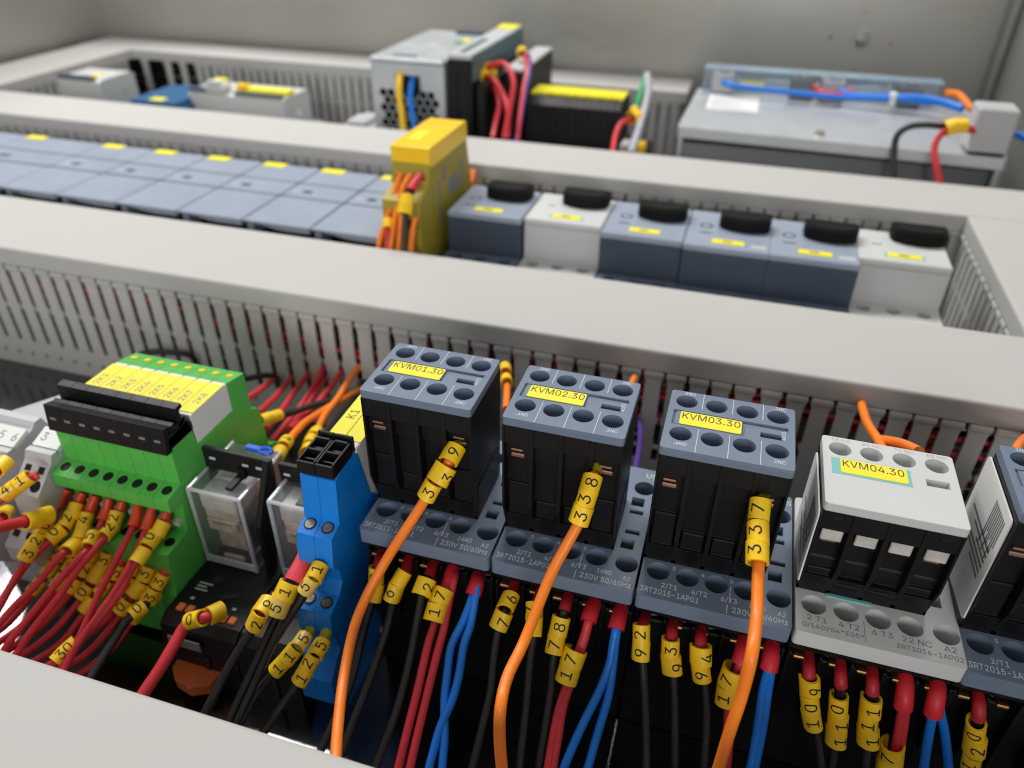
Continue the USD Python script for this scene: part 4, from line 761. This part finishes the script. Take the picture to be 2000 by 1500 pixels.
wire('flat yellow cable hanging out of the silver power supply', 'sleeve_yellow', 2.6, [(782, 140, 433), (780, 160, 424), (780, 190, 420), (785, 220, 418), (789, 262, 412)], name='yellow_cable', kind_cat='cable')
wire('thick blue wire hanging out of the silver power supply', BU, 2.3, [(807, 150, 433), (803, 172, 424), (802, 195, 420), (806, 225, 416), (812, 262, 412)])
# black module with teal panel
t = thing('fuse_module', 'tall black electronic module with teal panel right of the silver supply', 'module', (-122, 500, 0))
part('housing', [bx(-132.5, -113, 434, 572, 2, 126, .6)] + [bx(-131 + 9 * k, -124.5 + 9 * k, 432.6, 434, 64 + 9 * q, 70 + 9 * q, .4) for k in range(2) for q in range(6)], 'black_plastic', t)
for q in range(6): part('vent_slot', bx(-123, -114.5, 433.2, 434.0, 40 + q * 5.5, 43 + q * 5.5), 'ink', t)
part('top_panel', bx(-132.5, -113, 434, 574, 126, 130, .8), 'pale_grey', t)
part('side_panel', [bx(-113, -112, 436, 572, 110, 129), ], 'teal_panel', t)
part('top_window', bx(-126, -121, 442, 500, 130.02, 130.5), 'teal_panel', t)
part('name_label', bx(-131, -114, 552, 572, 130.02, 131), 'label_yellow', t)
part('connector', [bx(-111.9, -104, 440, 540, 60, 108, 1)], 'black_plastic', t)
G_ = 'red wires on the black module'
for k, P in enumerate(([(945, 140, 470), (968, 125, 462), (990, 128, 452), (1003, 160, 440), (998, 200, 430), (985, 270, 415)], [(950, 150, 462), (968, 160, 452), (985, 190, 442), (992, 220, 430), (990, 270, 415)], [(960, 150, 470), (975, 200, 445), (968, 240, 430), (962, 270, 415)])):
    wire(['red wire arching highest from the black module', 'red wire in the middle of the arch on the black module', 'red wire lowest on the black module'][k], RD, 2.2, P, [(P[0][0] + 2, P[0][1] - 2, '', 0), (P[0][0] + 8, P[0][1] - 8, '', 0)], mr=6.0, ml=9, group=G_)
t = thing('output_module', 'flat black module with pale top right of the red wires', 'module', (-85, 505, 0))
part('housing', [bx(-98, -82, 470, 566, 2, 112, .8)], 'black_plastic', t); part('top_panel', bx(-98, -82, 470, 566, 112, 115, .8), 'pale_grey', t)
wire('red wire beside the violet one on the flat black module', RD, 2.0, [(1022, 105, 500), (1030, 130, 478), (1022, 180, 455), (1010, 275, 418)], [(1018, 105, '', 0)], mr=5, group=G_)
wire('violet wire on the flat black module', 'wire_violet', 2.0, [(1032, 108, 500), (1034, 135, 476), (1024, 190, 452), (1008, 280, 416)], ())
# black terminal strip with yellow labels
t = thing('terminal_strip', 'black terminal strip with a long yellow label strip', 'terminal strip', (-42, 500, 0))
for k in range(15):
    x = -79 + k * 5.2
    part('terminal', prism_x([(446, 0), (446, 44), (470, 56), (472, 88), (480, 93), (512, 93), (520, 86), (530, 40), (530, 0)], x + .2, x + 5.0), 'black_plastic', t)
    part('label_tab', bx(x + .2, x + 4.95, 484 + .8 * (k % 2), 509, 93.1, 95.4, .3), 'label_yellow', t)
t = thing('terminal_block', 'small grey and black terminal beside the green and grey wires', 'terminal block', (12, 470, 0))
part('housing', [bx(2, 14, 450, 500, 0, 62, 1), bx(15, 24, 452, 500, 0, 60, 1)], 'black_plastic', t); part('cap', bx(4, 12, 452, 470, 62, 68, 1), 'pale_grey', t)
part('marker', bx(16, 23, 454, 470, 60.1, 68, 1), 'sleeve_yellow', t)
wire('red wire with an orange ring beside the black terminal strip', RD, 2.2, [(1240, 232, 462), (1215, 240, 450), (1203, 262, 438), (1196, 300, 410)], [(1236, 236, '', 0)], mr=6, ml=9)
wire('green wire standing up beside the black terminal strip', 'wire_green', 2.6, [(1236, 225, 470), (1246, 200, 490), (1256, 165, 512), (1260, 152, 518)], [(1236, 226, '', 0)], mr=4.5)
wire('grey cable standing up right of the green wire', 'wire_grey', 3.0, [(1264, 146, 522), (1266, 170, 505), (1262, 200, 480), (1250, 245, 450), (1232, 300, 412)], (), name='grey_cable', kind_cat='cable')
# large metal power unit
t = thing('power_unit', 'large silver metal power unit with white rating sticker', 'power unit', (158, 490, 0))
part('housing', bx(54, 262, 432, 556, 4, 80), 'print_grey', t)
for b_ in ((50.5, 53.8, 430), (263, 266, 424)): part('side_plate', bx(*b_, 560, 4, 84), 'tin_grey', t)
q = [(49, 429), (267.5, 420), (267.5, 556), (52, 556)]
part('lid', slab(sg.Polygon(q).buffer(-3).buffer(3), 84.3, 92), 'tin_grey', t, 30)
st = part('rating_sticker', slab(rect(64, 104, 488, 538), 92.02, 92.2), 'label_white', t)
part('small_print', [bx(67, 100 - 9 * (k % 3), 493 + 5.5 * k, 494.5 + 5.5 * k, 92.21, 92.25) for k in range(8)], 'wire_grey', st)
part('lid_screw', [cyl((149, 440, 92), (149, 440, 95), 4, 2.5, 12)], 'bolt_steel', t, 40)
part('clear_cover', [bx(56, 240, 557.5, 559, 84, 112), bx(56, 240, 540, 557, 111, 112.4), bx(56, 57.2, 540, 557, 92.1, 111)], 'clear_cover', t)
for k, x in enumerate((72, 136, 160, 218)):
    part('terminal', [bx(x - 9, x + 9, 540.5, 556, 92.1, 108, 1)], 'print_grey' if k % 2 else 'pale_grey', t); part('terminal_screw', [cyl((x, 548, 108), (x, 548, 110.5), 4, n=12)], 'bolt_steel', t)
part('cover_label', bx(86, 106, 539.4, 540.2, 98, 103), 'label_yellow', t)
g4 = 'blue cables on the metal power unit'
wire('long thin blue cable along the power unit lid', BU, 2.2, [(1412, 160, 540), (1440, 168, 532), (1540, 180, 528), (1640, 190, 526), (1760, 194, 524), (1820, 202, 520)], group=g4)
wire('thick blue cable joining the long one on the power unit lid', BU, 3.2, [(1640, 178, 536), (1665, 188, 530), (1720, 190, 528), (1790, 192, 524), (1840, 200, 516), (1880, 212, 505)], group=g4)
wire('short red cable between the cover terminals of the power unit', RD, 2.2, [(1590, 170, 540), (1610, 182, 530), (1650, 184, 532), (1662, 176, 538)])
wire('orange cable leaving the right cover terminal of the power unit', 'wire_orange', 2.6, [(1850, 182, 540), (1870, 184, 530), (1885, 198, 518), (1897, 214, 506)])
t = thing('cable_tie', 'white cable tie round the blue cables on the power unit', 'cable tie', at(1743, 192, y=527))
part('strap', [bx(*(lambda c: (c[0] - 2.5, c[0] + 2.5, c[1] - 5, c[1] + 3, c[2] - 5, c[2] + 4.5, .8))(at(1743, 192, y=527)))], 'label_white', t)
t = thing('connector_box', 'small light grey connector box standing on the right of the power unit', 'connector box', (253, 436, 92))
part('housing', [bx(241.5, 266, 424, 446, 93.5, 122, 1.2)], 'pale_grey', t); part('base', bx(243, 265, 425, 445, 92.05, 93.4, .3), 'black_plastic', t)
W2 = [(1920, 262, 428), (1885, 250, 424), (1862, 250, 422), (1838, 262, 420), (1825, 290, 414), (1830, 330, 405), (1838, 370, 400)]
wire('red wire curving down from the connector box', RD, 2.2, W2, [(1872, 250, '', 0), (1856, 252, '', 0)], 'twin', mr=5.5, ml=8)
wire('black wire arching over the power unit lid from the connector box', BL, 2.2, [(1850, 248, 424), (1810, 244, 424), (1775, 248, 424), (1752, 266, 423), (1746, 300, 416), (1745, 350, 404)])
wire('blue wire stub right of the connector box', BU, 2.4, [(1985, 262, 432), (2000, 268, 428), (2020, 280, 420)])
